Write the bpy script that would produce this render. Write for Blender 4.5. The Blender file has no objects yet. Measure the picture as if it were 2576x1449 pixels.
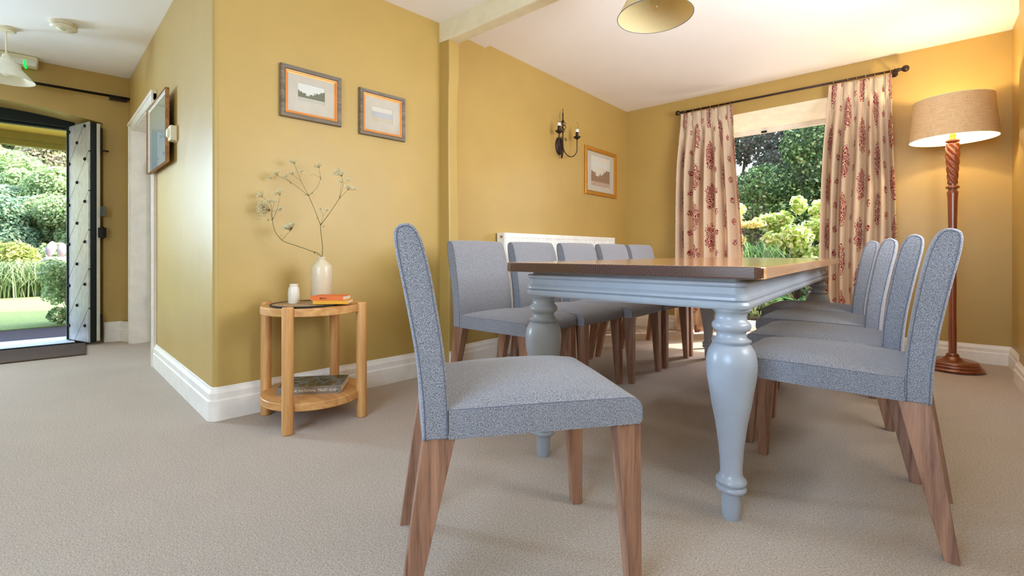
import bpy, bmesh, math, random
import numpy as np
from mathutils import Vector, Matrix, Euler
PI = math.pi; R = math.radians
S = bpy.context.scene; COL = S.collection
random.seed(7)

# ---------------------------------------------------------------- camera
cam_d = bpy.data.cameras.new('camera'); cam = bpy.data.objects.new('camera', cam_d); COL.objects.link(cam)
cam.location = (0, 0, 0.83); cam.rotation_euler = (R(90), 0, R(40.8))
cam_d.sensor_width = 36; cam_d.lens = 1175 / 2576 * 36
cam_d.shift_y = -90.5 / 2576; cam_d.clip_start = 0.02; cam_d.clip_end = 400
S.camera = cam
# ---------------------------------------------------------------- render look
S.view_settings.view_transform = 'Standard'; S.view_settings.look = 'None'
S.view_settings.gamma = 1; S.view_settings.use_curve_mapping = False
S.view_settings.exposure = 0.0
S.cycles.use_denoising = True
S.cycles.max_bounces = 14; S.cycles.diffuse_bounces = 7; S.cycles.glossy_bounces = 4
S.cycles.transparent_max_bounces = 16; S.cycles.caustics_reflective = False; S.cycles.caustics_refractive = False
S.cycles.sample_clamp_indirect = 8
# ---------------------------------------------------------------- sky
W = bpy.data.worlds.new('sky'); S.world = W; W.use_nodes = True
wn = W.node_tree; wn.nodes.clear()
wo = wn.nodes.new('ShaderNodeOutputWorld'); wb = wn.nodes.new('ShaderNodeBackground')
sky = wn.nodes.new('ShaderNodeTexSky'); sky.sky_type = 'NISHITA'; sky.sun_disc = False
sky.sun_elevation = R(49); sky.sun_rotation = R(33); sky.dust_density = 2.5; sky.ozone_density = 2.0
wn.links.new(sky.outputs[0], wb.inputs[0]); wb.inputs[1].default_value = 1.6
wn.links.new(wb.outputs[0], wo.inputs[0])
# ---------------------------------------------------------------- sun (comes from beyond the dining window)
def light(name, kind, loc, rot, energy, color=(1, 1, 1), **kw):
    d = bpy.data.lights.new(name, kind); d.energy = energy; d.color = color
    for k, v in kw.items(): setattr(d, k, v)
    o = bpy.data.objects.new(name, d); COL.objects.link(o); o.location = loc; o.rotation_euler = rot
    return o
def look_rot(d): return Vector(d).to_track_quat('-Z', 'Y').to_euler()
light('sun', 'SUN', (0, 0, 20), look_rot((-0.55 * 0.656, -0.835 * 0.656, -0.755)), 8.5, (1.0, 0.95, 0.86), angle=R(0.6))
# daylight lamps at unseen openings behind and beside the camera, then two added fills
light('daylight_back_window', 'AREA', (-.5, -2.0, 1.45), look_rot((-.1, 1, 0.15)), 70, (0.56, 0.76, 1.0), shape='RECTANGLE', size=1.6, size_y=1.3)
light('daylight_side_window', 'AREA', (0.85, 2.3, 1.5), look_rot((-1, .1, 0.55)), 100, (0.88, 0.94, 1.0), shape='RECTANGLE', size=1.7, size_y=1.2)
light('hall_fill', 'AREA', (-6.25, -1.15, 1.45), look_rot((1, .36, -.4)), 225, (0.50, 0.73, 1.0), shape='RECTANGLE', size=.75, size_y=1.2)  # added fill at an invented opening, boosts the front door daylight
light('inner_room_fill', 'AREA', (-3.9, 2.5, 1.5), look_rot((-.3, -1, -0.05)), 22, (0.85, 0.93, 1.0), shape='RECTANGLE', size=1.0, size_y=1.1)  # added fill standing inside the room, which has no window
# ---------------------------------------------------------------- materials
def lin(c):
    return tuple(((x / 12.92) if x <= 0.04045 else ((x + 0.055) / 1.055) ** 2.4) for x in c)
def rgb(r, g, b): return lin((r / 255, g / 255, b / 255))
class Mt:
    def __init__(s, name, color=(.8, .8, .8), rough=.6, metal=0, spec=.5):
        s.m = bpy.data.materials.new(name); s.m.use_nodes = True; s.t = s.m.node_tree
        s.b = s.t.nodes['Principled BSDF']; s.out = s.t.nodes['Material Output']
        s.b.inputs['Base Color'].default_value = (*color, 1); s.b.inputs['Roughness'].default_value = rough
        s.b.inputs['Metallic'].default_value = metal; s.b.inputs['Specular IOR Level'].default_value = spec
    def n(s, typ, **kw):
        n = s.t.nodes.new('ShaderNode' + typ)
        for k, v in kw.items():
            if k.startswith('i_'): n.inputs[k[2:].replace('_', ' ')].default_value = v
            else: setattr(n, k, v)
        return n
    def l(s, a, b): s.t.links.new(a, b)
    def coord(s, out='Object', scale=(1, 1, 1)):
        tc = s.n('TexCoord'); mp = s.n('Mapping'); mp.inputs['Scale'].default_value = scale
        s.l(tc.outputs[out], mp.inputs['Vector']); return mp.outputs[0]
    def noise(s, vec, scale, detail=3, rough=.5, dist=0):
        n = s.n('TexNoise'); n.inputs['Scale'].default_value = scale; n.inputs['Detail'].default_value = detail
        n.inputs['Roughness'].default_value = rough; n.inputs['Distortion'].default_value = dist
        s.l(vec, n.inputs['Vector']); return n.outputs['Fac']
    def ramp(s, fac, stops):
        r = s.n('ValToRGB'); e = r.color_ramp.elements
        while len(e) < len(stops): e.new(0.5)
        for x, (p, c) in zip(e, stops): x.position = p; x.color = (*c, 1)
        s.l(fac, r.inputs[0]); return r.outputs[0]
    def math(s, op, a, b=None, clamp=False):
        n = s.n('Math', operation=op, use_clamp=clamp)
        for i, x in enumerate((a, b)):
            if x is None: continue
            if isinstance(x, (int, float)): n.inputs[i].default_value = x
            else: s.l(x, n.inputs[i])
        return n.outputs[0]
    def mix(s, fac, a, b, mode='MIX'):
        n = s.n('Mix', data_type='RGBA', blend_type=mode)
        for i, x in ((0, fac), (6, a), (7, b)):
            if isinstance(x, (int, float)): n.inputs[i].default_value = x
            elif isinstance(x, tuple): n.inputs[i].default_value = (*x, 1)
            else: s.l(x, n.inputs[i])
        return n.outputs[2]
    def bump(s, h, strength=.3, dist=.01):
        n = s.n('Bump'); n.inputs['Strength'].default_value = strength; n.inputs['Distance'].default_value = dist
        s.l(h, n.inputs['Height']); s.l(n.outputs[0], s.b.inputs['Normal'])
    def base(s, c): s.l(c, s.b.inputs['Base Color'])

def plaster(name, c, var=.04, rough=.42, spec=.5):
    m = Mt(name, c, rough, spec=spec); v = m.coord()
    a = m.noise(v, 3.0, 4, .6)
    m.base(m.ramp(a, [(.3, tuple(x * (1 - var) for x in c)), (.7, tuple(min(1, x * (1 + var)) for x in c))]))
    h = m.math('ADD', m.noise(v, 2.2, 2), m.math('MULTIPLY', m.noise(v, 60, 3), .04)); m.bump(h, .35, .02)
    return m.m
def plain(name, c, rough=.5, metal=0, spec=.5, bump=0, bscale=80):
    m = Mt(name, c, rough, metal, spec); v = m.coord(); a = m.noise(v, 12, 3)
    m.base(m.ramp(a, [(.3, tuple(x * .94 for x in c)), (.7, tuple(min(1, x * 1.05) for x in c))]))
    if bump: m.bump(m.noise(v, bscale, 3), bump, .004)
    return m.m
def wood(name, dark, lt, axis=2, rough=.4, scale=18, mid=None, coat=0, stretch=.06):
    m = Mt(name, lt, rough); sc = [1, 1, 1]; sc[axis] = stretch
    v = m.coord(scale=tuple(sc)); oi = m.n('ObjectInfo')
    va = m.n('VectorMath', operation='ADD'); m.l(v, va.inputs[0])
    cb = m.n('CombineXYZ'); m.l(m.math('MULTIPLY', oi.outputs['Random'], 7), cb.inputs[0]); m.l(cb.outputs[0], va.inputs[1])
    v2 = va.outputs[0]
    a = m.noise(v2, scale, 5, .6, 1.5); b = m.noise(v2, scale * 9, 3, .6)
    f = m.math('ADD', m.math('MULTIPLY', a, .75), m.math('MULTIPLY', b, .25))
    mid = mid or tuple((x + y) / 2 for x, y in zip(dark, lt))
    m.base(m.ramp(f, [(.36, dark), (.5, mid), (.66, lt)])); m.bump(b, .08, .002)
    m.b.inputs['Coat Weight'].default_value = coat; m.b.inputs['Coat Roughness'].default_value = .15
    return m.m
def fabric(name, lt, dk, scale=1.0):
    # basket weave of short light and dark dashes, on the box UVs (metres)
    m = Mt(name, lt, .95, spec=.15); m.b.inputs['Sheen Weight'].default_value = .25
    u = m.coord('UV', (240 * scale, 240 * scale, 1))
    a = m.noise(m.coord('UV', (170 * scale, 520 * scale, 1)), 1, 1); b = m.noise(m.coord('UV', (520 * scale, 170 * scale, 1)), 1, 1)
    ck = m.n('TexChecker'); ck.inputs['Scale'].default_value = .5; m.l(u, ck.inputs['Vector'])
    dsh = m.n('Mix', data_type='FLOAT'); m.l(ck.outputs['Fac'], dsh.inputs[0]); m.l(a, dsh.inputs[2]); m.l(b, dsh.inputs[3])
    f = dsh.outputs[0]
    m.base(m.ramp(f, [(.36, dk), (.50, tuple((x + y) / 2 for x, y in zip(lt, dk))), (.62, lt)]))
    m.bump(f, .6, .0018); return m.m
YEL = rgb(181, 151, 84)
M = {}
M['wall'] = plaster('yellow_painted_plaster', YEL)
M['ceil'] = plaster('white_ceiling_paint', rgb(246, 244, 243), .01, .9, .1)
M['white'] = plain('white_gloss_paint', rgb(238, 232, 222), .35)
M['cream'] = plain('cream_paint', rgb(232, 226, 205), .45)
M['beam'] = plain('pale_beam_paint', rgb(228, 220, 190), .55, bump=.1, bscale=30)
M['tablegrey'] = plain('grey_satin_paint', rgb(162, 169, 179), .3, bump=.05, bscale=40)
M['black'] = plain('black_iron', rgb(38, 32, 30), .45, .6)
M['bronze'] = plain('dark_bronze_iron', rgb(60, 45, 40), .4, .6)
M['plastic'] = plain('cream_plastic', rgb(232, 226, 200), .4)
M['brass'] = plain('brass', rgb(205, 160, 70), .3, .9)
M['oak'] = wood('oak', rgb(176, 118, 60), rgb(218, 166, 104), 2, .42, 16)
M['oakflat'] = wood('oak_flat', rgb(184, 126, 66), rgb(220, 168, 106), 0, .42, 14)
M['leg'] = wood('walnut_leg', rgb(112, 76, 58), rgb(176, 130, 102), 2, .45, 22)
M['mahog'] = wood('mahogany', rgb(86, 34, 16), rgb(150, 72, 36), 2, .28, 20, coat=.6)
M['walnut_top'] = wood('table_top_wood', rgb(150, 92, 54), rgb(214, 160, 106), 1, .22, 9, coat=.5)
M['fabric'] = fabric('blue_grey_weave', rgb(170, 170, 176), rgb(76, 78, 88), 1.7)
M['piping'] = plain('grey_piping', rgb(96, 100, 114), .95)
M['greendark'] = plain('dark_green_paint', rgb(14, 26, 20), .5, spec=.3)
M['matbrown'] = None

def carpet(name, lt, dk, sc=1.0):
    m = Mt(name, lt, 1.0, spec=.05); m.b.inputs['Sheen Weight'].default_value = .15
    v = m.coord(); a = m.noise(v, 380 * sc, 2, .8); b = m.noise(v, 170 * sc, 2, .6); c = m.noise(v, 4, 3, .6)
    f = m.math('ADD', m.math('MULTIPLY', a, .6), m.math('MULTIPLY', b, .4))
    col = m.ramp(f, [(.34, dk), (.5, tuple((x + y) / 2 * 1.05 for x, y in zip(lt, dk))), (.60, lt)])
    m.base(m.mix(m.math('MULTIPLY', c, .16), col, tuple(x * .72 for x in dk))); m.bump(f, 1.0, .013); return m.m
M['carpet'] = carpet('beige_carpet', rgb(255, 242, 224), rgb(184, 156, 134))
M['mat'] = carpet('brown_coir', rgb(128, 106, 92), rgb(70, 56, 48), .7)

# top of dining table: planks across, end grain at the ends
def tabletop_mat():
    m = Mt('plank_table_top', (.4, .25, .15), .2, spec=.5)
    v = m.coord(); sep = m.n('SeparateXYZ'); m.l(v, sep.inputs[0]); geo = m.n('NewGeometry')
    pl = m.math('FLOOR', m.math('MULTIPLY', m.math('ADD', sep.outputs[0], 2.0), 6.5))
    wn_ = m.n('TexWhiteNoise', noise_dimensions='1D'); m.l(pl, wn_.inputs['W'])
    g = m.noise(m.coord(scale=(1, .05, 1)), 26, 4, .6, 1.2)
    long_ = m.ramp(g, [(.3, rgb(182, 128, 84)), (.5, rgb(214, 162, 110)), (.7, rgb(234, 192, 142))])  # plank tones raised to carry the pale window reflection
    long_ = m.mix(m.math("MULTIPLY", wn_.outputs["Value"], .3), long_, rgb(160, 104, 66), "MIX")
    # end grain rings
    cx = m.n('CombineXYZ'); fr = m.math('SUBTRACT', m.math('FRACT', m.math('MULTIPLY', m.math('ADD', sep.outputs[0], 2.0), 6.5)), m.math('ADD', m.math('MULTIPLY', wn_.outputs['Value'], .8), .1))
    m.l(m.math('MULTIPLY', fr, .154), cx.inputs[0]); m.l(m.math('ADD', m.math('SUBTRACT', sep.outputs[2], .77), m.math('MULTIPLY', m.math('SUBTRACT', wn_.outputs['Value'], .2), .07)), cx.inputs[2])
    wv = m.n('TexWave', wave_type='RINGS', rings_direction='Y'); wv.inputs['Scale'].default_value = 40
    wv.inputs['Distortion'].default_value = 5.0; wv.inputs['Detail'].default_value = 3; m.l(cx.outputs[0], wv.inputs['Vector'])
    end = m.ramp(wv.outputs['Fac'], [(0, rgb(52, 32, 28)), (.6, rgb(78, 50, 42)), (1, rgb(108, 78, 66))])
    end = m.mix(m.math('MULTIPLY', m.noise(v, 30, 4, .7), .75), end, rgb(74, 48, 40))
    end = m.mix(m.math('MULTIPLY', wn_.outputs['Value'], .5), end, rgb(86, 56, 46))
    sn = m.n('SeparateXYZ'); tc = m.n('TexCoord'); m.l(tc.outputs['Normal'], sn.inputs[0])
    isend = m.math('GREATER_THAN', m.math('ABSOLUTE', sn.outputs[1]), .6)
    m.base(m.mix(isend, long_, end)); m.bump(g, .05, .002)
    m.b.inputs['Coat Weight'].default_value = .9; m.b.inputs['Coat Roughness'].default_value = .14
    return m.m
M['top'] = tabletop_mat()

def leafmat(name, cols, trans=.45):
    m = Mt(name, cols[0], .55, spec=.3)
    g = m.n('NewGeometry'); n = len(cols)
    c = m.ramp(g.outputs['Random Per Island'], [(i / max(1, n - 1), x) for i, x in enumerate(cols)])
    m.base(c); tr = m.n('BsdfTranslucent'); m.l(c, tr.inputs[0])
    mx = m.n('MixShader'); mx.inputs[0].default_value = trans
    m.l(m.b.outputs[0], mx.inputs[1]); m.l(tr.outputs[0], mx.inputs[2]); m.l(mx.outputs[0], m.out.inputs[0])
    return m.m
def glassmat(name, tint=(1, 1, 1), rough=0.0):
    m = Mt(name); m.t.nodes.remove(m.b)
    t = m.n('BsdfTransparent'); t.inputs[0].default_value = (*tint, 1); g = m.n('BsdfGlossy'); g.inputs['Roughness'].default_value = rough
    lw = m.n('LayerWeight'); lw.inputs[0].default_value = .5; mx = m.n('MixShader')
    m.l(m.math('ADD', m.math('MULTIPLY', m.math('POWER', lw.outputs['Facing'], 5), .8), .035), mx.inputs[0]); m.l(t.outputs[0], mx.inputs[1]); m.l(g.outputs[0], mx.inputs[2]); m.l(mx.outputs[0], m.out.inputs[0])
    return m.m
M['glass'] = glassmat('clear_glass', (.97, .98, .97))
def emis(name, c, s):
    m = Mt(name, c); m.b.inputs['Emission Color'].default_value = (*c, 1); m.b.inputs['Emission Strength'].default_value = s; return m.m

# ---------------------------------------------------------------- mesh helpers
def finish(name, bm, mat, parent=None, smooth=False, loc=None, rot=None, bevel=0, bseg=2, sub=0):
    me = bpy.data.meshes.new(name)
    bmesh.ops.recalc_face_normals(bm, faces=bm.faces)
    uv = bm.loops.layers.uv.verify()
    for f in bm.faces:
        n = f.normal; ax = max(range(3), key=lambda i: abs(n[i]))
        for l in f.loops:
            c = l.vert.co
            l[uv].uv = ((c.y, c.z), (c.x, c.z), (c.x, c.y))[ax]
        f.smooth = smooth
    bm.to_mesh(me); bm.free()
    if mat: me.materials.append(mat)
    o = bpy.data.objects.new(name, me); COL.objects.link(o)
    if parent: o.parent = parent
    if loc: o.location = loc
    if rot: o.rotation_euler = rot
    if bevel:
        b = o.modifiers.new('bevel', 'BEVEL'); b.width = bevel; b.segments = bseg; b.limit_method = 'ANGLE'; b.angle_limit = R(40)
    if sub:
        b = o.modifiers.new('sub', 'SUBSURF'); b.levels = sub; b.render_levels = sub
    return o
def box(bm, x0, x1, y0, y1, z0, z1, mtx=None):
    vs = [bm.verts.new((x, y, z)) for x in (x0, x1) for y in (y0, y1) for z in (z0, z1)]
    for f in ((0, 1, 3, 2), (4, 6, 7, 5), (0, 4, 5, 1), (2, 3, 7, 6), (0, 2, 6, 4), (1, 5, 7, 3)):
        bm.faces.new([vs[i] for i in f])
    if mtx: bmesh.ops.transform(bm, matrix=mtx, verts=vs)
    return vs
def taper(bm, c0, s0, c1, s1, z0, z1):
    # square post from rect (centre c0, size s0) at z0 to rect c1/s1 at z1
    v = []
    for (c, s, z) in ((c0, s0, z0), (c1, s1, z1)):
        for sx, sy in ((-1, -1), (1, -1), (1, 1), (-1, 1)): v.append(bm.verts.new((c[0] + sx * s[0] / 2, c[1] + sy * s[1] / 2, z)))
    for i in range(4): bm.faces.new((v[i], v[(i + 1) % 4], v[4 + (i + 1) % 4], v[4 + i]))
    bm.faces.new(v[3::-1]); bm.faces.new(v[4:])
def lathe(bm, prof, seg=32, cap=True, cx=0, cy=0, mtx=None):
    rings = []; allv = []
    for r, z in prof:
        ring = [bm.verts.new((cx + r * math.cos(2 * PI * i / seg), cy + r * math.sin(2 * PI * i / seg), z)) for i in range(seg)]
        rings.append(ring); allv += ring
    for a, b in zip(rings, rings[1:]):
        for i in range(seg): bm.faces.new((a[i], a[(i + 1) % seg], b[(i + 1) % seg], b[i]))
    if cap:
        bm.faces.new(rings[0][::-1]); bm.faces.new(rings[-1])
    if mtx: bmesh.ops.transform(bm, matrix=mtx, verts=allv)
    return allv
def tube(bm, pts, r, seg=8, closed=False):
    pts = [Vector(p) for p in pts]; n = len(pts); rings = []; up = Vector((0, 0, 1))
    rr = r if isinstance(r, (list, tuple)) else [r] * n
    prev = None
    for i, p in enumerate(pts):
        t = (pts[(i + 1) % n] - pts[i - 1]) if closed else (pts[min(i + 1, n - 1)] - pts[max(i - 1, 0)])
        if t.length < 1e-9: t = Vector((0, 0, 1))
        t.normalize()
        a = (prev - t * prev.dot(t)) if prev is not None else (t.cross(up) if abs(t.dot(up)) < .95 else t.cross(Vector((1, 0, 0))))
        if a.length < 1e-6: a = t.orthogonal()
        a.normalize(); b = t.cross(a); prev = a
        rings.append([bm.verts.new(p + (a * math.cos(2 * PI * k / seg) + b * math.sin(2 * PI * k / seg)) * rr[i]) for k in range(seg)])
    m = n if closed else n - 1
    for i in range(m):
        a, b = rings[i], rings[(i + 1) % n]
        for k in range(seg): bm.faces.new((a[k], a[(k + 1) % seg], b[(k + 1) % seg], b[k]))
    if not closed: bm.faces.new(rings[0][::-1]); bm.faces.new(rings[-1])
def prism(bm, poly, z0, z1):
    a = [bm.verts.new((x, y, z0)) for x, y in poly]; b = [bm.verts.new((x, y, z1)) for x, y in poly]; n = len(poly)
    for i in range(n): bm.faces.new((a[i], a[(i + 1) % n], b[(i + 1) % n], b[i]))
    bm.faces.new(a[::-1]); bm.faces.new(b)
def extrude_profile(bm, prof, path, closed=False):
    # prof: (offset to the right-hand side of path, z); path: xy points. Mitred.
    n = len(path); secs = []
    for i, p in enumerate(path):
        p = Vector(p)
        d0 = (p - Vector(path[i - 1])) if (i or closed) else None
        d1 = (Vector(path[(i + 1) % n]) - p) if (i < n - 1 or closed) else None
        d0 = d0 or d1; d1 = d1 or d0
        d0 = d0.normalized(); d1 = d1.normalized()
        n0 = Vector((d0.y, -d0.x)); n1 = Vector((d1.y, -d1.x)); m = (n0 + n1).normalized(); m = m / max(.3, m.dot(n0))
        secs.append([bm.verts.new((p.x + m.x * o, p.y + m.y * o, z)) for o, z in prof])
    k = len(prof)
    for i in range(n if closed else n - 1):
        a, b = secs[i], secs[(i + 1) % n]
        for j in range(k): bm.faces.new((a[j], a[(j + 1) % k], b[(j + 1) % k], b[j]))
    if not closed: bm.faces.new(secs[0][::-1]); bm.faces.new(secs[-1])
def NB(): return bmesh.new()
def tag(o, label=None, cat=None, group=None, kind=None):
    if label: o['label'] = label
    if cat: o['category'] = cat
    if group: o['group'] = group
    if kind: o['kind'] = kind
    return o
def thing(name, label, cat, loc=(0, 0, 0), rz=0, group=None):
    o = bpy.data.objects.new(name, None); COL.objects.link(o); o.location = loc; o.rotation_euler = (0, 0, rz)
    o.empty_display_size = .1
    return tag(o, label, cat, group)
def struct(name, bm, mat, label=None, **kw):
    o = finish(name, bm, mat, **kw); o['kind'] = 'structure'
    if label: o['label'] = label
    return o
def copy_tree(o, parent=None):
    c = o.copy(); COL.objects.link(c)
    if parent: c.parent = parent
    for ch in o.children: copy_tree(ch, c)
    return c
def bx(name, x0, x1, y0, y1, z0, z1, mat, parent=None, bevel=0, **kw):
    bm = NB(); box(bm, x0, x1, y0, y1, z0, z1); return finish(name, bm, mat, parent, bevel=bevel, **kw)
def quad(name, pts, mat, parent=None):
    bm = NB(); bm.faces.new([bm.verts.new(p) for p in pts]); return finish(name, bm, mat, parent)
def text_mesh(name, body, size, mat, parent, loc, rot, extr=.0004, sx=1.0):
    cu = bpy.data.curves.new(name, 'FONT'); cu.body = body; cu.size = size; cu.extrude = extr; cu.align_x = 'LEFT'
    to = bpy.data.objects.new('tmp', cu); COL.objects.link(to)
    me = bpy.data.meshes.new_from_object(to.evaluated_get(bpy.context.evaluated_depsgraph_get()))
    bpy.data.objects.remove(to); me.materials.clear(); me.materials.append(mat)
    o = bpy.data.objects.new(name, me); COL.objects.link(o); o.parent = parent; o.location = loc; o.rotation_euler = rot; o.scale = (sx, 1, 1)
    return o

# ================================================================ ROOM SHELL
HC, DC = 2.43, 2.445          # ceiling heights: hall, dining end
# floor
bm = NB(); prism(bm, [(-5.95, -1.9), (.6, -1.9), (.6, 4.95), (-.2, 4.95), (-.2, 5.36), (-1.9, 5.36), (-1.9, 4.95), (-6.2, 4.95), (-6.2, 1.3), (-5.75, .9)], -.08, 0)
struct('floor', bm, M['carpet'], 'beige cut-pile carpet running through hall and dining end')
# ceilings
bm = NB(); cs = [[(x, y, z) for y in (-2.0, 2.2 if x > -2.7 else 2.6)] for x, z in ((-6.3, HC + .048), (-2.7, HC - .018), (.7, HC - .02))]
for (a, b), (c, d) in zip(cs, cs[1:]):
    lo = [bm.verts.new(p) for p in (a, b, (c[0], b[1], c[2]), c)]; hi = [bm.verts.new((v.co.x, v.co.y, 2.57)) for v in lo]
    bm.faces.new(lo); bm.faces.new(hi[::-1])
    for k in range(4): bm.faces.new((lo[k], hi[k], hi[(k + 1) % 4], lo[(k + 1) % 4]))
struct('ceiling', bm, M['ceil'], 'white hall ceiling')
bm = NB(); prism(bm, [(-2.75, 2.21), (.7, 2.21), (.7, 5.1), (-2.75, 5.1)], DC, DC + .12)
struct('ceiling', bm, M['ceil'], 'white dining room ceiling')
# beam across the opening, slightly uneven
bm = NB()
n = 14; xs = [-2.56 + (3.2) * i / n for i in range(n + 1)]; prev = None; random.seed(3)
for i, x in enumerate(xs):
    a = random.uniform(-.008, .008) if 0 < i < n else 0
    y0, y1, z0 = 2.117 + a, 2.212 + a * .6, 2.272 + a * .5
    cur = [bm.verts.new(p) for p in ((x, y0, z0), (x, y1, z0), (x, y1, 2.5), (x, y0, 2.5))]
    if prev:
        for k in range(4): bm.faces.new((prev[k], prev[(k + 1) % 4], cur[(k + 1) % 4], cur[k]))
    else: bm.faces.new(cur[::-1])
    prev = cur
bm.faces.new(prev)
struct('trim_1', bm, M['beam'], 'painted ceiling beam between hall and dining end', bevel=.012)
def cw(x): return .775 + (-2.6 - x) * .0667   # corridor wall line
# left block: corridor corner (rounded), side wall, nib
def arc(cx, cy, r, a0, a1, n=8): return [(cx + r * math.cos(R(a0 + (a1 - a0) * i / n)), cy + r * math.sin(R(a0 + (a1 - a0) * i / n))) for i in range(n + 1)]
rc = arc(-2.630, .805, .028, -92, -2, 10)
bm = NB(); prism(bm, [(-4.16, cw(-4.16)), (-4.16, 1.06), (-2.85, 1.06), (-2.85, 2.2), (-2.487, 2.2), (-2.49, 2.117)] + rc[::-1], 0, HC + .02)
o = struct('wall_left', bm, M['wall'], 'yellow wall with the rounded corner between corridor and dining end', bevel=.0)
# nib / pier at the beam
bm = NB()
prev = None
for z, dx in ((0, 0), (.8, .004), (1.6, -.006), (1.95, -.002), (2.02, .004), (2.3, .002)):
    cur = [bm.verts.new(p) for p in ((-2.56, 2.118, z), (-2.392 + dx, 2.118, z), (-2.392 + dx, 2.206 + dx, z), (-2.56, 2.206, z))]
    if prev:
        for k in range(4): bm.faces.new((prev[k], prev[(k + 1) % 4], cur[(k + 1) % 4], cur[k]))
    else: bm.faces.new(cur[::-1])
    prev = cur
bm.faces.new(prev)
struct('trim_2', bm, M['wall'], 'slim yellow wall nib under the end of the beam', bevel=.008)
bm = NB(); prism(bm, [(-2.52, 2.17), (-2.52, 4.95), (-2.75, 4.95), (-2.75, 2.17)], 0, DC + .02)
struct('wall_dining', bm, M['wall'], 'yellow dining room wall behind the radiator')
# window wall with full height opening
WX0, WX1 = -1.83, -.24; WY = 4.94; WD = .45
bm = NB(); box(bm, -2.76, WX0, WY, WY + WD + .1, 0, DC + .1); struct('wall_window', bm, M['wall'], 'yellow window wall left of the opening')
bm = NB(); box(bm, WX1, .75, WY, WY + WD + .1, 0, DC + .1); struct('wall_window', bm, M['wall'], 'yellow window wall behind the floor lamp')
bm = NB()
v = [bm.verts.new(p) for p in ((WX0, WY, 2.185), (WX1, WY, 2.20), (WX1, WY + WD + .1, 2.10), (WX0, WY + WD + .1, 2.09),
                               (WX0, WY, DC + .1), (WX1, WY, DC + .1), (WX1, WY + WD + .1, DC + .1), (WX0, WY + WD + .1, DC + .1))]
for f in ((0, 3, 2, 1), (4, 5, 6, 7), (0, 1, 5, 4), (1, 2, 6, 5), (2, 3, 7, 6), (3, 0, 4, 7)): bm.faces.new([v[i] for i in f])
struct('wall_window', bm, M['wall'], 'yellow wall and sloping head above the window')
bm = NB(); v = [bm.verts.new(p) for p in ((WX0, WY + .003, 2.180), (WX1, WY + .003, 2.195), (WX1, WY + WD - .05, 2.105), (WX0, WY + WD - .05, 2.095))]; bm.faces.new(v); q = bmesh.ops.extrude_face_region(bm, geom=bm.faces[:]); bmesh.ops.translate(bm, vec=(0, 0, .012), verts=[e for e in q['geom'] if isinstance(e, bmesh.types.BMVert)]); struct('trim_9', bm, plain('cream_reveal', rgb(250, 244, 224), .6), 'cream painted soffit of the window recess')
# right wall (window opening out of frame) and pier
bm = NB()
box(bm, .533, .8, 3.35, 4.95, 0, DC + .1); box(bm, .533, .8, -2.0, 1.35, 0, DC + .1); box(bm, .533, .8, 1.35, 3.35, 0, .85); box(bm, .533, .8, 1.35, 3.35, 2.15, DC + .1)
struct('wall_right', bm, M['wall'], 'yellow right hand wall')
bm = NB(); box(bm, .497, .54, 3.4, 4.33, 0, DC); struct('trim_3', bm, M['wall'], 'shallow pier on the right hand wall', bevel=.006)
# back wall
bm = NB(); box(bm, -6.3, -1.35, -2.05, -1.85, 0, HC + .1); box(bm, .35, .8, -2.05, -1.85, 0, HC + .1); box(bm, -1.35, .35, -2.05, -1.85, 0, .75); box(bm, -1.35, .35, -2.05, -1.85, 2.15, HC + .1)
struct('wall_back', bm, M['wall'], 'yellow wall behind the camera')
# corridor wall past the opening; lintel
def cw(x): return .775 + (-2.6 - x) * .0667   # corridor wall line
bm = NB(); prism(bm, [(-5.362, cw(-5.362)), (-5.8, cw(-5.8)), (-5.8, cw(-5.8) + .12), (-5.362, cw(-5.362) + .12)], 0, HC + .02)
struct('wall_corridor', bm, M['wall'], 'narrow yellow wall piece beside the inner doorway')
bm = NB(); prism(bm, [(-4.16, cw(-4.16)), (-5.36, cw(-5.36)), (-5.36, cw(-5.36) + .12), (-4.16, cw(-4.16) + .12)], 1.93, HC + .02)
struct('wall_corridor', bm, M['wall'], 'yellow wall above the inner doorway')
# room beyond the inner doorway
bm = NB(); box(bm, -6.2, -2.85, 2.55, 2.65, 0, HC + .1); box(bm, -6.25, -6.15, 1.2, 2.6, 0, HC + .1); struct('wall_inner', bm, M['cream'], 'pale walls of the room beyond the inner doorway')
# front wall: local frame along wall. u along wall (sin7,cos7), w outward
FA = Vector((-5.67, .58)); fu = Vector((math.sin(R(7)), math.cos(R(7)))); fw_ = Vector((-fu.y, fu.x))
def fp(u, w): p = FA + fu * u + fw_ * w; return (p.x, p.y)
DW = .98      # door opening u from -DW to 0
bm = NB(); prism(bm, [fp(0.215, 0), fp(.62, 0), fp(.62, .42), fp(0.02, .42), fp(0.06, .30)], 0, HC + .1)
struct('wall_front', bm, M['wall'], 'olive yellow wall right of the front door')
bm = NB(); 
for ua, ub, za, zb in ((-DW - .02, -1.32, 0, HC + .1), (-2.05, -2.7, 0, HC + .1), (-1.32, -2.05, 0, .8), (-1.32, -2.05, 2.1, HC + .1)): prism(bm, [fp(ua, 0), fp(ub, 0), fp(ub, .42), fp(ua, .42)], za, zb)  # unseen opening added for the hall fill lamp
struct('wall_front', bm, M['wall'], 'yellow wall left of the front door')
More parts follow.
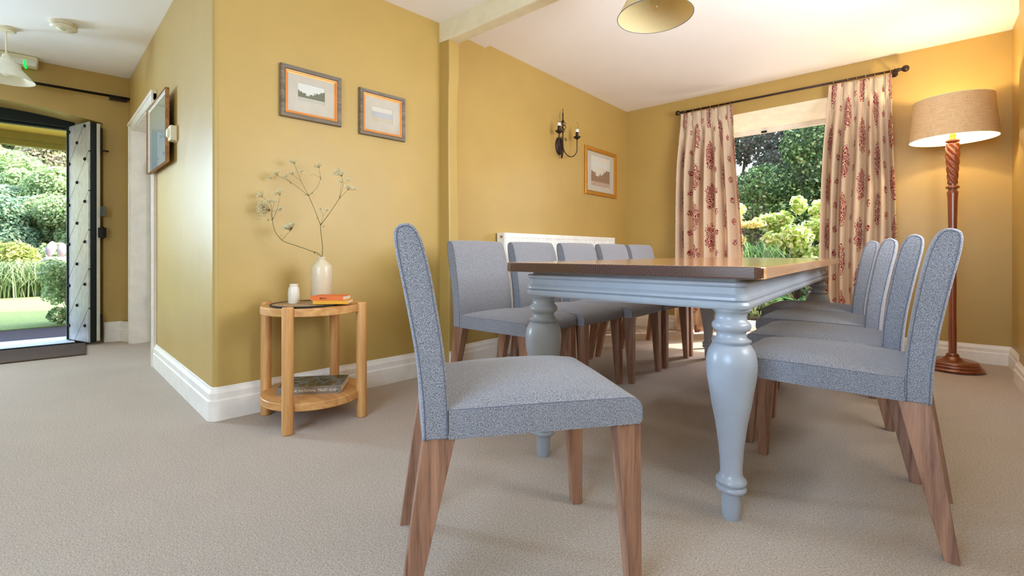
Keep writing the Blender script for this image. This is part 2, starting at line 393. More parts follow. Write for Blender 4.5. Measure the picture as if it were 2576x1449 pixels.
# arched head over the door
bm = NB(); n = 12; A = []; B = []
for i in range(n + 1):
    u = .215 - (DW + .235) * i / n; k = min(1, (.215 - u) / .75)
    z = 2.012 + .085 * math.sin(k * PI / 2)
    A.append(((*fp(u, 0), z), (*fp(u, .42), z - .02), (*fp(u, .42), HC + .1), (*fp(u, 0), HC + .1)))
pv = None
for q in A:
    cur = [bm.verts.new(p) for p in q]
    if pv:
        for k in range(4): bm.faces.new((pv[k], pv[(k + 1) % 4], cur[(k + 1) % 4], cur[k]))
    else: bm.faces.new(cur[::-1])
    pv = cur
bm.faces.new(pv); struct('wall_front', bm, M['wall'], 'gently arched wall head over the front door')
# upper storey and roof mass: gives the garden its shade
bm = NB(); box(bm, -6.3, .9, -2.1, 5.5, 2.58, 7.4); struct('wall_upper', bm, plain('render', rgb(220, 214, 200), .9), 'upper storey of the house')

# ---- skirting boards
def skirt(name, path, h=.165, label=None, cl=None):
    p = [(0, 0), (.022, 0), (.022, h * .60), (.017, h * .635), (.017, h * .82), (.008, h * .93), (.006, h), (0, h)]
    bm = NB(); extrude_profile(bm, p, path); struct(name, bm, M['white'], label, smooth=False, bevel=.0025)
rcb = arc(-2.630, .805, .028, -92, -2, 8)
skirt('baseboard_hall', [(-4.165, cw(-4.165))] + [(p[0], p[1]) for p in rcb] + [(-2.49, 2.117)], .165, 'white skirting round the corridor corner')
skirt('baseboard_nib', [(-2.392, 2.118), (-2.392, 2.206)], .155, 'white skirting on the nib')
skirt('baseboard_left', [(-2.52, 2.207), (-2.52, 4.94), (WX0, 4.94), (WX0, 5.3)], .15, 'white skirting below the radiator')
skirt('baseboard_window', [(WX1, 5.3), (WX1, 4.94), (.533, 4.94), (.533, 4.335), (.497, 4.33), (.497, 3.4)], .14, 'white skirting behind the lamp')
p0 = fp(.22, 0)
skirt('baseboard_front', [p0, fp(.345, 0), (-5.50, cw(-5.50) - .004), (-5.42, cw(-5.42) - .003)], .185, 'white skirting beside the front door')

# ---- inner doorway frame, architraves, open door
def architrave(bm, a, b, z0, z1, w=.07, d=.02): pass
bm = NB()
ar = [(-.0, 0), (-.018, 0), (-.022, .010), (-.014, .016), (-.012, .045), (-.020, .055), (-.020, .068), (0, .07)]
def vbar(bm, xa, xb, z0, z1, out=.022):
    prism(bm, [(xa, cw(xa) - out), (xb, cw(xb) - out), (xb, cw(xb) + .001), (xa, cw(xa) + .001)], z0, z1)
vbar(bm, -5.44, -5.37, 0, 1.995); vbar(bm, -5.42, -5.405, 0, 1.99, .030); vbar(bm, -5.385, -5.364, 0, 1.96, .028)
vbar(bm, -4.225, -4.155, .0, 1.995); vbar(bm, -4.19, -4.175, .0, 1.99, .030)
vbar(bm, -5.44, -4.155, 1.925, 1.995); vbar(bm, -5.445, -4.151, 1.975, 1.999, .034)
# jambs and head lining
prism(bm, [(-5.39, cw(-5.39) - .012), (-5.335, cw(-5.335) - .012), (-5.335, cw(-5.335) + .125), (-5.36, cw(-5.36) + .125), (-5.36, cw(-5.36) + .01), (-5.39, cw(-5.39) + .01)], 0, 1.95)
prism(bm, [(-4.21, cw(-4.21) - .01), (-4.17, cw(-4.17) - .01), (-4.17, cw(-4.17) + .125), (-4.21, cw(-4.21) + .125)], 0, 1.95)
prism(bm, [(-5.36, cw(-5.36) - .01), (-4.2, cw(-4.2) - .01), (-4.2, cw(-4.2) + .125), (-5.36, cw(-5.36) + .125)], 1.92, 1.95)
struct('trim_4', bm, M['white'], 'white architrave and lining of the inner doorway', bevel=.003)
d1 = thing('door_2', 'pale inner door standing open in the side room', 'door', (-5.33, cw(-5.34) + .132, .01)); d1['kind'] = 'structure'
bx('door_panel', -.0, .04, .0, .8, 0, 1.9, plain('pale_green_white', rgb(206, 212, 196), .4), d1, bevel=.003)
for z in (.32, 1.52):
    bm = NB(); box(bm, .034, .05, -.01, .012, z, z + .11); tube(bm, [(.05, .0, z - .004), (.05, .0, z + .114)], .007, 8)
    for k in range(3): box(bm, .036, .058, .012, .04, z + .01 + k * .035, z + .03 + k * .035)
    finish('hinge', bm, M['black'], d1)

# ================================================================ FRONT DOOR
# frame (dark green) set in the reveal, sill
bm = NB()
def fbox(bm, u0, u1, w0, w1, z0, z1): prism(bm, [fp(u0, w0), fp(u1, w0), fp(u1, w1), fp(u0, w1)], z0, z1)
fbox(bm, -DW - .02, .02, .26, .34, 1.985, 2.13); fbox(bm, -.035, .02, .26, .34, 0.02, 2.0); fbox(bm, -DW - .02, -DW + .035, .26, .34, 0.02, 2.0)
fbox(bm, -DW - .02, .02, .31, .37, 1.965, 1.985)
struct('trim_5', bm, M['greendark'], 'dark green front door frame', bevel=.003)
bm = NB(); fbox(bm, -DW - .02, .02, .06, .56, -.03, .012); struct('trim_6', bm, plain('white_sill', rgb(232, 236, 240), .5), 'white front door sill')
bm = NB(); fbox(bm, -DW - .02, .02, .035, .06, -.01, .02); struct('trim_7', bm, M['greendark'], 'dark threshold strip')
# studded leaf
def door_paint():
    m = Mt('door_planks', rgb(196, 200, 198), .28); v = m.coord(); s_ = m.n('SeparateXYZ'); m.l(v, s_.inputs[0])
    q = m.math('MULTIPLY', m.math('ADD', s_.outputs[2], m.math('MULTIPLY', s_.outputs[0], -1.15)), 1 / .35)
    fr = m.math('FRACT', m.math('ADD', q, 20)); g = m.math('LESS_THAN', m.math('ABSOLUTE', m.math('SUBTRACT', fr, .5)), .017)
    gr = m.noise(m.coord(scale=(6, 6, 1)), 14, 4, .6)
    m.base(m.mix(g, m.ramp(gr, [(.3, rgb(150, 150, 152)), (.7, rgb(196, 196, 198))]), rgb(44, 42, 42)))
    m.bump(m.math('SUBTRACT', m.math('MULTIPLY', gr, .15), g), .5, .004); return m.m
dl = thing('door_1', 'narrow studded front door leaf with diagonal planks, swung open', 'door', (-5.985, .584, 0), math.atan2(.688 - .584, -5.553 + 5.985)); dl['kind'] = 'structure'
# local x along leaf (0 hinge .. .44 free), y negative = studded face towards camera
bx('leaf_face', 0, .438, -.004, .010, .025, 1.99, door_paint(), dl, bevel=.002)
bx('leaf_edge', 0.0, .444, .010, .052, .025, 1.99, M['greendark'], dl, bevel=.002)
bx('inner_board', 0, .444, .052, .078, .03, 1.985, plain('aged_white_paint', rgb(214, 212, 196), .5, bump=.2, bscale=30), dl, bevel=.002)
bm = NB(); studs = []
zz = [.17, .41, .64, .93, 1.20, 1.46, 1.73, 1.93]
rows = [((.07, .38), .165), ((.225,), .335), ((.07, .38), .50)]
for k, z in enumerate([.16, .345, .53, .72, .91, 1.09, 1.27, 1.46, 1.65, 1.82, 1.945]):
    for x in ((.07, .375) if k % 2 == 0 else (.225,)): studs.append((x, z + (x - .2) * .07))
sb = NB(); lathe(sb, [(.0165, 0), (.0165, .003), (.012, .010), (.0045, .014)], 6)
proto = finish('stud', sb, M['black'], dl)
for i, (x, z) in enumerate(studs):
    s_ = proto if i == 0 else proto.copy()
    if i: COL.objects.link(s_); s_.parent = dl
    s_.location = (x, -.004, z); s_.rotation_euler = (R(90), 0, 0)
bm = NB(); box(bm, .33, .47, .078, .10, .95, 1.06); box(bm, .444, .475, .06, .112, .96, 1.05); finish('rim_lock', bm, M['black'], dl, bevel=.004)
bm = NB(); box(bm, .38, .50, .078, .096, 1.15, 1.24); finish('night_latch', bm, plain('green_grey_metal', rgb(80, 92, 86), .4, .5), dl, bevel=.003)
bm = NB(); box(bm, .40, .455, .078, .088, 1.72, 1.95); tube(bm, [(.43, .084, 1.72), (.43, .084, 1.96)], .006); tube(bm, [(.44, .085, 1.75), (.44, .13, 1.75)], .006); lathe(bm, [(.004, -.01), (.011, -.004), (.011, .004), (.004, .01)], 10, cx=.44, cy=.13, mtx=Matrix.Translation((0, 0, 1.75)))
finish('top_bolt', bm, M['black'], dl)
bm = NB(); box(bm, .41, .455, .078, .09, .06, .27); tube(bm, [(.435, .09, .03), (.435, .09, .26)], .006); finish('bottom_bolt', bm, M['black'], dl)
# porch outside
bm = NB(); box(bm, -7.45, -6.1, -1.6, 2.3, 2.13, 2.17); struct('ceiling_porch', bm, plain('porch_ceiling_lit', rgb(232, 190, 92), .6), 'boarded porch ceiling, lit tone painted in as ochre')  # yellow carries the lit look of the porch ceiling
bm = NB(); box(bm, -7.42, -7.30, -1.6, 2.3, 2.045, 2.14); box(bm, -7.40, -7.32, -1.6, 2.3, 1.985, 2.05); struct('trim_8', bm, plain('porch_beam_shade', rgb(150, 140, 78), .6), 'porch beam, shade painted in as olive')  # olive colour stands for the beam face lying in shade

bm = NB(); box(bm, 1.5, 1.7, -1, 6.5, -.1, 5.5); struct('wall_sun_block', bm, plain('sun_block_render', rgb(230, 226, 214), .9), 'unseen wall added to block the sun from the side window')  # unseen wall, added to keep direct sun out of the side window
# ================================================================ HALL FITTINGS
# door mat
bm = NB(); prism(bm, [fp(.10, .02), fp(.10, -.60), fp(-DW - .3, -.62), fp(-DW - .3, .03), fp(0.1, .03)], 0, .012)
tag(finish('doormat', bm, M['mat'], bevel=.003), 'brown coir mat inside the front door', 'doormat')
# curtain pole over the front door
t = thing('curtain_pole', 'plain black pole over the front door', 'curtain pole', (*fp(.3, -.05), 2.262))
def poleline(bm, u0, u1, r): 
    a = Vector((*fp(u0, -.05), 2.262)) - t.location; b = Vector((*fp(u1, -.05), 2.262)) - t.location; tube(bm, [a, b], r, 10)
bm = NB(); poleline(bm, .42, -1.9, .0115); finish('rail', bm, M['black'], t, smooth=True)
bm = NB(); a = Vector((*fp(.33, -.03), 2.235)) - t.location; box(bm, a.x - .04, a.x + .03, a.y - .07, a.y + .05, a.z, a.z + .03); finish('bracket', bm, M['black'], t)
# emergency light box
t = thing('emergency_light', 'long white light box with green indicator high above the front door', 'emergency light', (*fp(-.26, -.014), 2.462))
t.rotation_euler = (0, 0, R(90 - 7))   # x along wall
bx('housing', -1.0, .06, 0.0, .11, -.058, 0, M['plastic'], t, bevel=.006)
bx('diffuser', -1.0, .055, .03, .122, -.085, -.035, plain('milky_cover', rgb(226, 230, 220), .3), t, bevel=.008)
bx('indicator', -.02, -.008, .03, .125, -.090, -.045, emis('green_led', (.0, .8, .08), 1.6), t)
t.rotation_euler = (0, 0, R(-97) + PI); 
# (x axis runs along the wall, y into the room)
t.rotation_euler = (0, 0, math.atan2(fu.y, fu.x)); t.scale = (1, -1, 1)
# smoke detector
t = thing('smoke_detector', 'round cream smoke alarm on the hall ceiling', 'smoke alarm', (-4.55, .428, HC + .016))
bm = NB(); lathe(bm, [(.073, 0), (.073, -.022), (.07, -.024)], 36); finish('base', bm, plain('aged_plastic', rgb(222, 212, 190), .45), t, smooth=False)
bm = NB(); lathe(bm, [(.066, -.024), (.066, -.028), (.074, -.03), (.073, -.038), (.06, -.047), (.0, -.049)], 36, cap=False); finish('cover', bm, M['plastic'], t, smooth=True)
bm = NB(); lathe(bm, [(.024, -.046), (.024, -.052), (.0, -.0525)], 20, cap=False, cx=.012, cy=-.015); finish('test_button', bm, plain('button', rgb(236, 236, 214), .4), t, smooth=True)
# hall pendant
t = thing('pendant_lamp', 'stepped white metal pendant hanging in the hall', 'pendant lamp', (-4.99, .167, HC + .024))
bm = NB(); lathe(bm, [(.052, 0), (.052, -.02), (.045, -.025), (0, -.026)], 28, cap=False); finish('ceiling_rose', bm, M['plastic'], t, smooth=False)
bm = NB(); tube(bm, [(0, 0, -.02), (0, 0, -.20)], .0045); finish('flex', bm, M['plastic'], t)
bm = NB(); lathe(bm, [(.008, -.185), (.018, -.193), (.023, -.215), (.023, -.235)], 20); finish('lamp_holder', bm, M['plastic'], t, smooth=True)
bm = NB(); lathe(bm, [(.022, -.224), (.044, -.226), (.050, -.232), (.052, -.250), (.072, -.256), (.077, -.264), (.079, -.284), (.146, -.366), (.151, -.369), (.151, -.374), (.143, -.367), (.074, -.288), (.070, -.264), (.048, -.256), (.046, -.234), (.022, -.230)], 44, cap=False)
o = finish('lamp_shade', bm, plain('shade_white', rgb(234, 232, 214), .35), t, smooth=True); o.modifiers.new('es', 'EDGE_SPLIT').split_angle = R(40)
bm = NB(); lathe(bm, [(.014, -.235), (.016, -.26), (.030, -.29), (.032, -.315), (.022, -.34), (.0, -.348)], 24, cap=False); finish('bulb', bm, plain('opal_bulb', rgb(240, 240, 220), .2), t, smooth=True)

# ================================================================ PICTURES
def art(name, kind):
    m = Mt(name, (.6, .6, .6), .6); v = m.coord('Generated'); s_ = m.n('SeparateXYZ'); m.l(v, s_.inputs[0]); X, Z = s_.outputs[0], s_.outputs[2]
    nz = m.noise(m.coord('Generated', (1.6, 1, 1)), 6, 5, .65); fine = m.noise(m.coord('Generated', (2, 1, 1.3)), 22, 5, .7)
    if kind == 'lane':
        side = m.math('MULTIPLY', m.math('ABSOLUTE', m.math('SUBTRACT', X, .38)), .65)
        h = m.math('ADD', m.math('ADD', m.math('ADD', m.math('MULTIPLY', nz, .6), m.math('MULTIPLY', fine, .15)), side), -.02)
        tree = m.math('LESS_THAN', Z, h); road = m.math('LESS_THAN', m.math('ADD', Z, m.math('MULTIPLY', fine, .1)), .27)
        c = m.mix(tree, rgb(214, 212, 208), m.ramp(fine, [(.35, rgb(58, 62, 44)), (.65, rgb(128, 124, 92))]))
        c = m.mix(road, c, m.ramp(fine, [(.3, rgb(150, 144, 130)), (.7, rgb(206, 200, 188))]))
    elif kind == 'cottage':
        h = m.math('ADD', m.math('MULTIPLY', nz, .5), .42); mass = m.math('LESS_THAN', Z, h); gr = m.math('LESS_THAN', Z, .27)
        c = m.mix(mass, rgb(206, 198, 186), m.ramp(fine, [(.3, rgb(150, 152, 164)), (.7, rgb(196, 192, 190))])); c = m.mix(gr, c, m.ramp(fine, [(.3, rgb(176, 164, 140)), (.7, rgb(204, 190, 164))]))
    elif kind == 'street':
        side = m.math('MULTIPLY', m.math('ABSOLUTE', m.math('SUBTRACT', X, .36)), .5)
        h = m.math('ADD', m.math('ADD', m.math('ADD', m.math('MULTIPLY', fine, .12), m.math('MULTIPLY', nz, .5)), side), .02)
        tree = m.math('LESS_THAN', Z, h); road = m.math('LESS_THAN', m.math('ADD', Z, m.math('MULTIPLY', nz, .1)), .2)
        c = m.mix(tree, m.ramp(nz, [(.4, rgb(206, 216, 214)), (.6, rgb(222, 204, 186))]), m.ramp(fine, [(.35, rgb(86, 70, 54)), (.5, rgb(150, 112, 88)), (.65, rgb(176, 160, 128))]))
        c = m.mix(road, c, m.ramp(fine, [(.35, rgb(140, 110, 92)), (.65, rgb(212, 190, 172))]))
    else:
        n2 = m.noise(m.coord('Generated', (14, 1, 1.5)), 5, 4, .6)
        c = m.ramp(m.math('ADD', m.math('MULTIPLY', Z, .55), m.math('MULTIPLY', n2, .45)), [(.2, rgb(128, 132, 132)), (.5, rgb(150, 158, 150)), (.75, rgb(176, 170, 130)), (1, rgb(150, 168, 160))])  # grey-green streaks paint the reflection seen in the glazing
    m.base(c); return m.m
M['fr_grey'] = wood('grey_oak_frame', rgb(92, 80, 68), rgb(140, 126, 108), 0, .6, 30)
M['fr_orange'] = plain('copper_slip', rgb(214, 138, 66), .4, .3)
M['fr_gold'] = plain('dull_gold', rgb(190, 132, 46), .38, .5)
M['mount'] = plain('mount_board', rgb(196, 186, 172), .9)
def rect_frame(bm, w, h, fw, prof_y):
    # mitred frame: outer w x h, width fw, profile list (t across 0..1 from outer to inner, y depth negative=towards viewer)
    loops = []
    for tt, y in prof_y:
        a = w / 2 - fw * tt; b = h / 2 - fw * tt
        loops.append([bm.verts.new(p) for p in ((-a, y, -b), (a, y, -b), (a, y, b), (-a, y, b))])
    n = len(loops)
    for i in range(n):
        p, q = loops[i], loops[(i + 1) % n]
        for k in range(4): bm.faces.new((p[k], p[(k + 1) % 4], q[(k + 1) % 4], q[k]))
def picture(name, label, loc, rz, w, h, kind, fmat, fw, slip, mount, artw, arth, artz=0, slipmat='fr_orange'):
    t = thing(name, label, 'picture', loc, rz)
    bm = NB(); rect_frame(bm, w, h, fw, [(0, 0), (0, -.016), (.12, -.022), (.75, -.018), (1, -.012), (1, 0)]); finish('frame', bm, fmat, t)
    iw, ih = w - 2 * fw, h - 2 * fw
    if slip:
        bm = NB(); rect_frame(bm, iw, ih, slip, [(0, -.0), (0, -.014), (.35, -.013), (.4, -.008), (1, -.006), (1, 0)]); finish('inner_slip', bm, M[slipmat], t); iw -= 2 * slip; ih -= 2 * slip
    if mount:
        bm = NB(); rect_frame(bm, iw, ih, (iw - artw) / 2, [(0, -.001), (0, -.004), (1, -.004), (1, -.001)])
        bm.free(); bm = NB()
        o_ = [(-iw / 2, -ih / 2), (iw / 2, -ih / 2), (iw / 2, ih / 2), (-iw / 2, ih / 2)]; i_ = [(-artw / 2, artz - arth / 2), (artw / 2, artz - arth / 2), (artw / 2, artz + arth / 2), (-artw / 2, artz + arth / 2)]
        va = [bm.verts.new((x, -.0045, z)) for x, z in o_]; vb = [bm.verts.new((x, -.0045, z)) for x, z in i_]; vc = [bm.verts.new((x, -.002, z)) for x, z in i_]; vd = [bm.verts.new((x, -.002, z)) for x, z in o_]
        for k in range(4):
            j = (k + 1) % 4
            bm.faces.new((va[k], va[j], vb[j], vb[k])); bm.faces.new((vb[k], vb[j], vc[j], vc[k])); bm.faces.new((va[k], vd[k], vd[j], va[j])); bm.faces.new((vd[k], vc[k], vc[j], vd[j]))
        finish('mount_board', bm, M['mount'], t)
    bx('print', -artw / 2, artw / 2, -.002, -.0005, artz - arth / 2, artz + arth / 2, art('print_' + kind, kind), t)
    quad('glazing', [(-iw / 2, -.007, -ih / 2), (iw / 2, -.007, -ih / 2), (iw / 2, -.007, ih / 2), (-iw / 2, -.007, ih / 2)], M['glass'], t)
    return t
sw = math.atan2(2.117 - .78, -2.49 + 2.60)
picture('framed_picture', 'grey-framed print of a tree-lined lane, left of the pair above the side table', (-2.562, 1.247, 1.701), sw, .335, .283, 'lane', M['fr_grey'], .026, .014, 1, .148, .098, .012)
picture('framed_picture', 'grey-framed faint print of a cottage, right of the pair above the side table', (-2.526, 1.682, 1.682), sw, .312, .28, 'cottage', M['fr_grey'], .024, .014, 1, .142, .09, .004)
picture('framed_picture', 'gold-framed town street print beside the iron wall light', (-2.52, 4.35, 1.664), PI / 2, .64, .49, 'street', M['fr_gold'], .042, 0, 1, .385, .31, .01)
cwa = math.atan2(cw(-3.5) - cw(-4.2), .7)
picture('framed_picture', 'large glazed picture in thin wood and white frame on the corridor wall', (-3.86, cw(-3.86) - .03, 1.622), cwa, .71, .46, 'reflection', wood('thin_wood_frame', rgb(140, 92, 54), rgb(186, 138, 88), 0, .5), .004, .011, 0, .684, .434, 0, 'white')
# thermostat
t = thing('thermostat', 'small cream room thermostat with round dial on the corridor wall', 'thermostat', (-3.47, cw(-3.47), 1.56), cwa)
bx('case', -.042, .042, -.038, 0, -.045, .045, M['plastic'], t, bevel=.004)
bm = NB(); lathe(bm, [(.028, 0), (.028, .008), (.024, .012), (0, .012)], 28, cap=False, mtx=Matrix.Translation((0, -.038, 0)) @ Matrix.Rotation(R(90), 4, 'X')); finish('dial', bm, M['plastic'], t, smooth=False)
bx('wall_plate', -.045, .045, -.006, 0, -.055, .05, plain('tan_plate', rgb(190, 160, 116), .5), t)

# ================================================================ RADIATOR
t = thing('radiator', 'white ribbed panel radiator on the dining wall', 'radiator', (-2.52, 2.73, 0))
M['rad'] = plain('radiator_enamel', rgb(240, 238, 232), .3)
L = 1.75; z0, z1 = .24, .980
bm = NB(); seg = 46; pf = []
for i in range(seg):
    y = .05 + (L - .1) * i / seg; w = (L - .1) / seg
    pf += [(y, .090), (y + w * .45, .090), (y + w * .55, .100), (y + w * .95, .100)]
pf.append((L - .05, .09)); va = [bm.verts.new((x, y, z0 + .05)) for y, x in pf]; vb = [bm.verts.new((x, y, z1 - .034)) for y, x in pf]
for i in range(len(pf) - 1): bm.faces.new((va[i], va[i + 1], vb[i + 1], vb[i]))
finish('ribbed_panel', bm, M['rad'], t)
bm = NB(); 
lo = [[bm.verts.new((x, y, z)) for y, z in ((a, z0 + b), (L - a, z0 + b), (L - a, z1 - b2), (a, z1 - b2))] for x, a, b, b2 in ((.088, 0, 0, 0), (.099, 0, 0, 0), (.101, .003, .003, .003), (.101, .046, .05, .033), (.089, .05, .052, .035))]
for A_, B_ in zip(lo, lo[1:]):
    for k in range(4): bm.faces.new((A_[k], A_[(k + 1) % 4], B_[(k + 1) % 4], B_[k]))
finish('panel_rim', bm, M['rad'], t)
bx('side_cover', .012, .092, -.008, .0, z0, z1 + .002, M['rad'], t, bevel=.002); bx('side_cover', .012, .092, L, L + .008, z0, z1 + .002, M['rad'], t, bevel=.002)
bx('top_grille', .012, .0875, 0, L, z1 - .004, z1 + .002, M['rad'], t)
bx('rear_panel', .03, .042, .01, L - .01, z0, z1 - .01, M['rad'], t)
bm = NB(); lathe(bm, [(.011, 0), (.011, .008), (.005, .010)], 16, mtx=Matrix.Translation((.062, -.006, z1 - .03)) @ Matrix.Rotation(R(90), 4, 'X')); finish('bleed_valve', bm, M['brass'], t, smooth=False)
for y in (.04, L - .04):
    bm = NB(); tube(bm, [(.06, y, 0), (.06, y, z0 + .02)], .009); finish('pipe', bm, M['rad'], t, smooth=True)

# ================================================================ WALL SCONCE
t = thing('wall_sconce', 'black iron two-candle wall light above the radiator', 'wall light', (-2.52, 3.59, 1.82), PI / 2)   # x along wall (+y world), -y into room
ir = M['bronze']
bm = NB(); lathe(bm, [(.0, 0), (.055, 0), (.062, .006), (.05, .014), (.03, .02), (0, .024)], 28, cap=False, mtx=Matrix.Scale(1.35, 4, (0, 0, 1)) @ Matrix.Rotation(R(90), 4, 'X')); finish('backplate', bm, ir, t, smooth=True)
bm = NB()
# central twisted spindle
tube(bm, [(0, -.03, -.115), (0, -.035, -.05), (0, -.045, .02), (0, -.045, .30)], .0055, 8)
for k in range(4):
    pts = []
    for i in range(17):
        q = i / 16; a = k * PI / 2 + q * PI * 1.6; r_ = .004 + .024 * math.sin(PI * q)
        pts.append((r_ * math.cos(a), -.045 + r_ * math.sin(a), .115 + .12 * q))
    tube(bm, pts, .003, 6)
tube(bm, [(.008 * math.cos(a), -.045, .32 + .02 * math.sin(a)) for a in [2 * PI * i / 14 for i in range(14)]], .0018, 6, closed=True)
for a0 in (-.028, .028): tube(bm, [(0, -.022, .075), (a0, -.03, .02), (a0 * .8, -.035, -.06), (0, -.035, -.12)], .0035, 6)
finish('stem', bm, ir, t, smooth=True)
for sgn in (-1, 1):
    bm = NB(); pts = [(0, -.045, .0)]
    R_ = .072; cx = sgn * .075
    for i in range(15):
        a = PI + PI * i / 14 * 1.0
        pts.append((cx + sgn * R_ * math.cos(a), -.05 - .055 * i / 14, -.03 + R_ * .95 * math.sin(a)))
    ex = cx + sgn * R_; ey = -.105
    pts += [(ex, ey, .03), (ex, ey, .075)]
    tube(bm, pts, .0045, 8)
    sp = [(sgn * (.004 + .028 + .022 * (1 - i / 18) * math.cos(i * .55 + PI)), -.055, .055 + .022 * (1 - i / 18) * math.sin(i * .55)) for i in range(18)]
    tube(bm, sp, .0025, 6)
    lathe(bm, [(.004, .07), (.014, .075), (.034, .092), (.035, .097), (.02, .1), (0, .1)], 24, cap=False, cx=ex, cy=ey); lathe(bm, [(.0135, .098), (.0135, .14)], 18, cx=ex, cy=ey)
    arm = finish('candle_arm', bm, ir, t, smooth=True)
    bm = NB(); lathe(bm, [(.0135, .139), (.017, .142), (.017, .162), (.013, .168)], 18, cx=ex, cy=ey); finish('lamp_cap', bm, plain('white_cap', rgb(240, 238, 230), .4), arm, smooth=True)
    bm = NB(); lathe(bm, [(.011, .166), (.017, .185), (.015, .205), (.006, .228), (.0015, .24)], 18, cx=ex, cy=ey); finish('candle_bulb', bm, glassmat('bulb_glass', (.95, .93, .9), .1), arm, smooth=True)

# ================================================================ DINING PENDANT
t = thing('pendant_lamp', 'wide cream cone pendant over the dining table', 'pendant lamp', (-.97, 2.2, 0))
def bigshade():
    m = Mt('pale_fabric_shade', rgb(218, 205, 160), .8); tr = m.n('BsdfTranslucent'); tr.inputs[0].default_value = (*rgb(226, 200, 140), 1); mx = m.n('MixShader'); mx.inputs[0].default_value = .3
    m.l(m.b.outputs[0], mx.inputs[1]); m.l(tr.outputs[0], mx.inputs[2]); m.l(mx.outputs[0], m.out.inputs[0]); return m.m
bm = NB(); lathe(bm, [(.181, 1.99), (.07, 2.2), (.067, 2.2), (.178, 1.99)], 56, cap=False); finish('lamp_shade', bm, bigshade(), t, smooth=True)
bm = NB(); tube(bm, [(.18 * math.cos(a), .18 * math.sin(a), 1.99) for a in [2 * PI * i / 56 for i in range(56)]], .0018, 6, closed=True); finish('rim_wire', bm, M['piping'], t, smooth=True)
bm = NB(); tube(bm, [(0, 0, 2.17), (0, 0, DC)], .004); lathe(bm, [(.05, DC - .025), (.05, DC)], 24); finish('flex', bm, M['plastic'], t)
bm = NB(); lathe(bm, [(.018, 2.09), (.02, 2.12), (.02, 2.18)], 18)
for k in range(3): tube(bm, [(0, 0, 2.19), (.068 * math.cos(k * 2.1), .068 * math.sin(k * 2.1), 2.198)], .0015, 6)
finish('lamp_holder', bm, M['plastic'], t)
bm = NB(); lathe(bm, [(0, 2.018), (.012, 2.02), (.021, 2.032), (.023, 2.045), (.016, 2.07), (.013, 2.09)], 22, cap=False); finish('bulb', bm, glassmat('clear_bulb', (.98, .95, .9)), t, smooth=True)

# ================================================================ WINDOW
fy = WY + WD - .06
t = thing('window_1', 'large white framed picture window', 'window', (0, 0, 0)); t['kind'] = 'structure'
bm = NB(); zt = 2.11
box(bm, WX0, WX1, fy, fy + .06, zt - .05, zt + .04); box(bm, WX0, WX1, fy, fy + .06, 0, .07); box(bm, WX0, WX0 + .06, fy, fy + .06, 0, zt + .02); box(bm, WX1 - .06, WX1, fy, fy + .06, 0, zt + .02)
finish('window_frame', bm, M['white'], t, bevel=.006)
quad('pane', [(WX0 + .05, fy + .03, .06), (WX1 - .05, fy + .03, .06), (WX1 - .05, fy + .03, zt - .04), (WX0 + .05, fy + .03, zt - .04)], M['glass'], t)
bx('catch', -1.2, -1.15, fy - .012, fy, zt - .055, zt - .035, M['black'], t)
# ---- curtain rod with rings
ROD = thing('curtain_pole', 'dark metal pole with ball ends above the dining window', 'curtain pole', (-.97, 4.84, 2.285))
bm = NB(); tube(bm, [(-.89, 0, 0), (.89, 0, 0)], .010, 12); finish('rail', bm, ir, ROD, smooth=True)
for s_ in (-1, 1):
    bm = NB(); mt = Matrix.Translation((s_ * .89, 0, 0)) @ Matrix.Rotation(s_ * R(90), 4, 'Y')
    lathe(bm, [(.010, -.05), (.015, -.045), (.012, -.03), (.016, -.02), (.011, -.01), (.012, 0), (.022, .008), (.027, .022), (.022, .038), (.008, .046)], 20, mtx=mt); finish('finial', bm, ir, ROD, smooth=True)
    bm = NB(); tube(bm, [(s_ * .84, 0, 0), (s_ * .84, .1, 0)], .008); lathe(bm, [(.025, 0), (.025, .006)], 18, mtx=Matrix.Translation((s_ * .84, .1, 0)) @ Matrix.Rotation(R(90), 4, 'X')); finish('bracket', bm, ir, ROD, smooth=False)
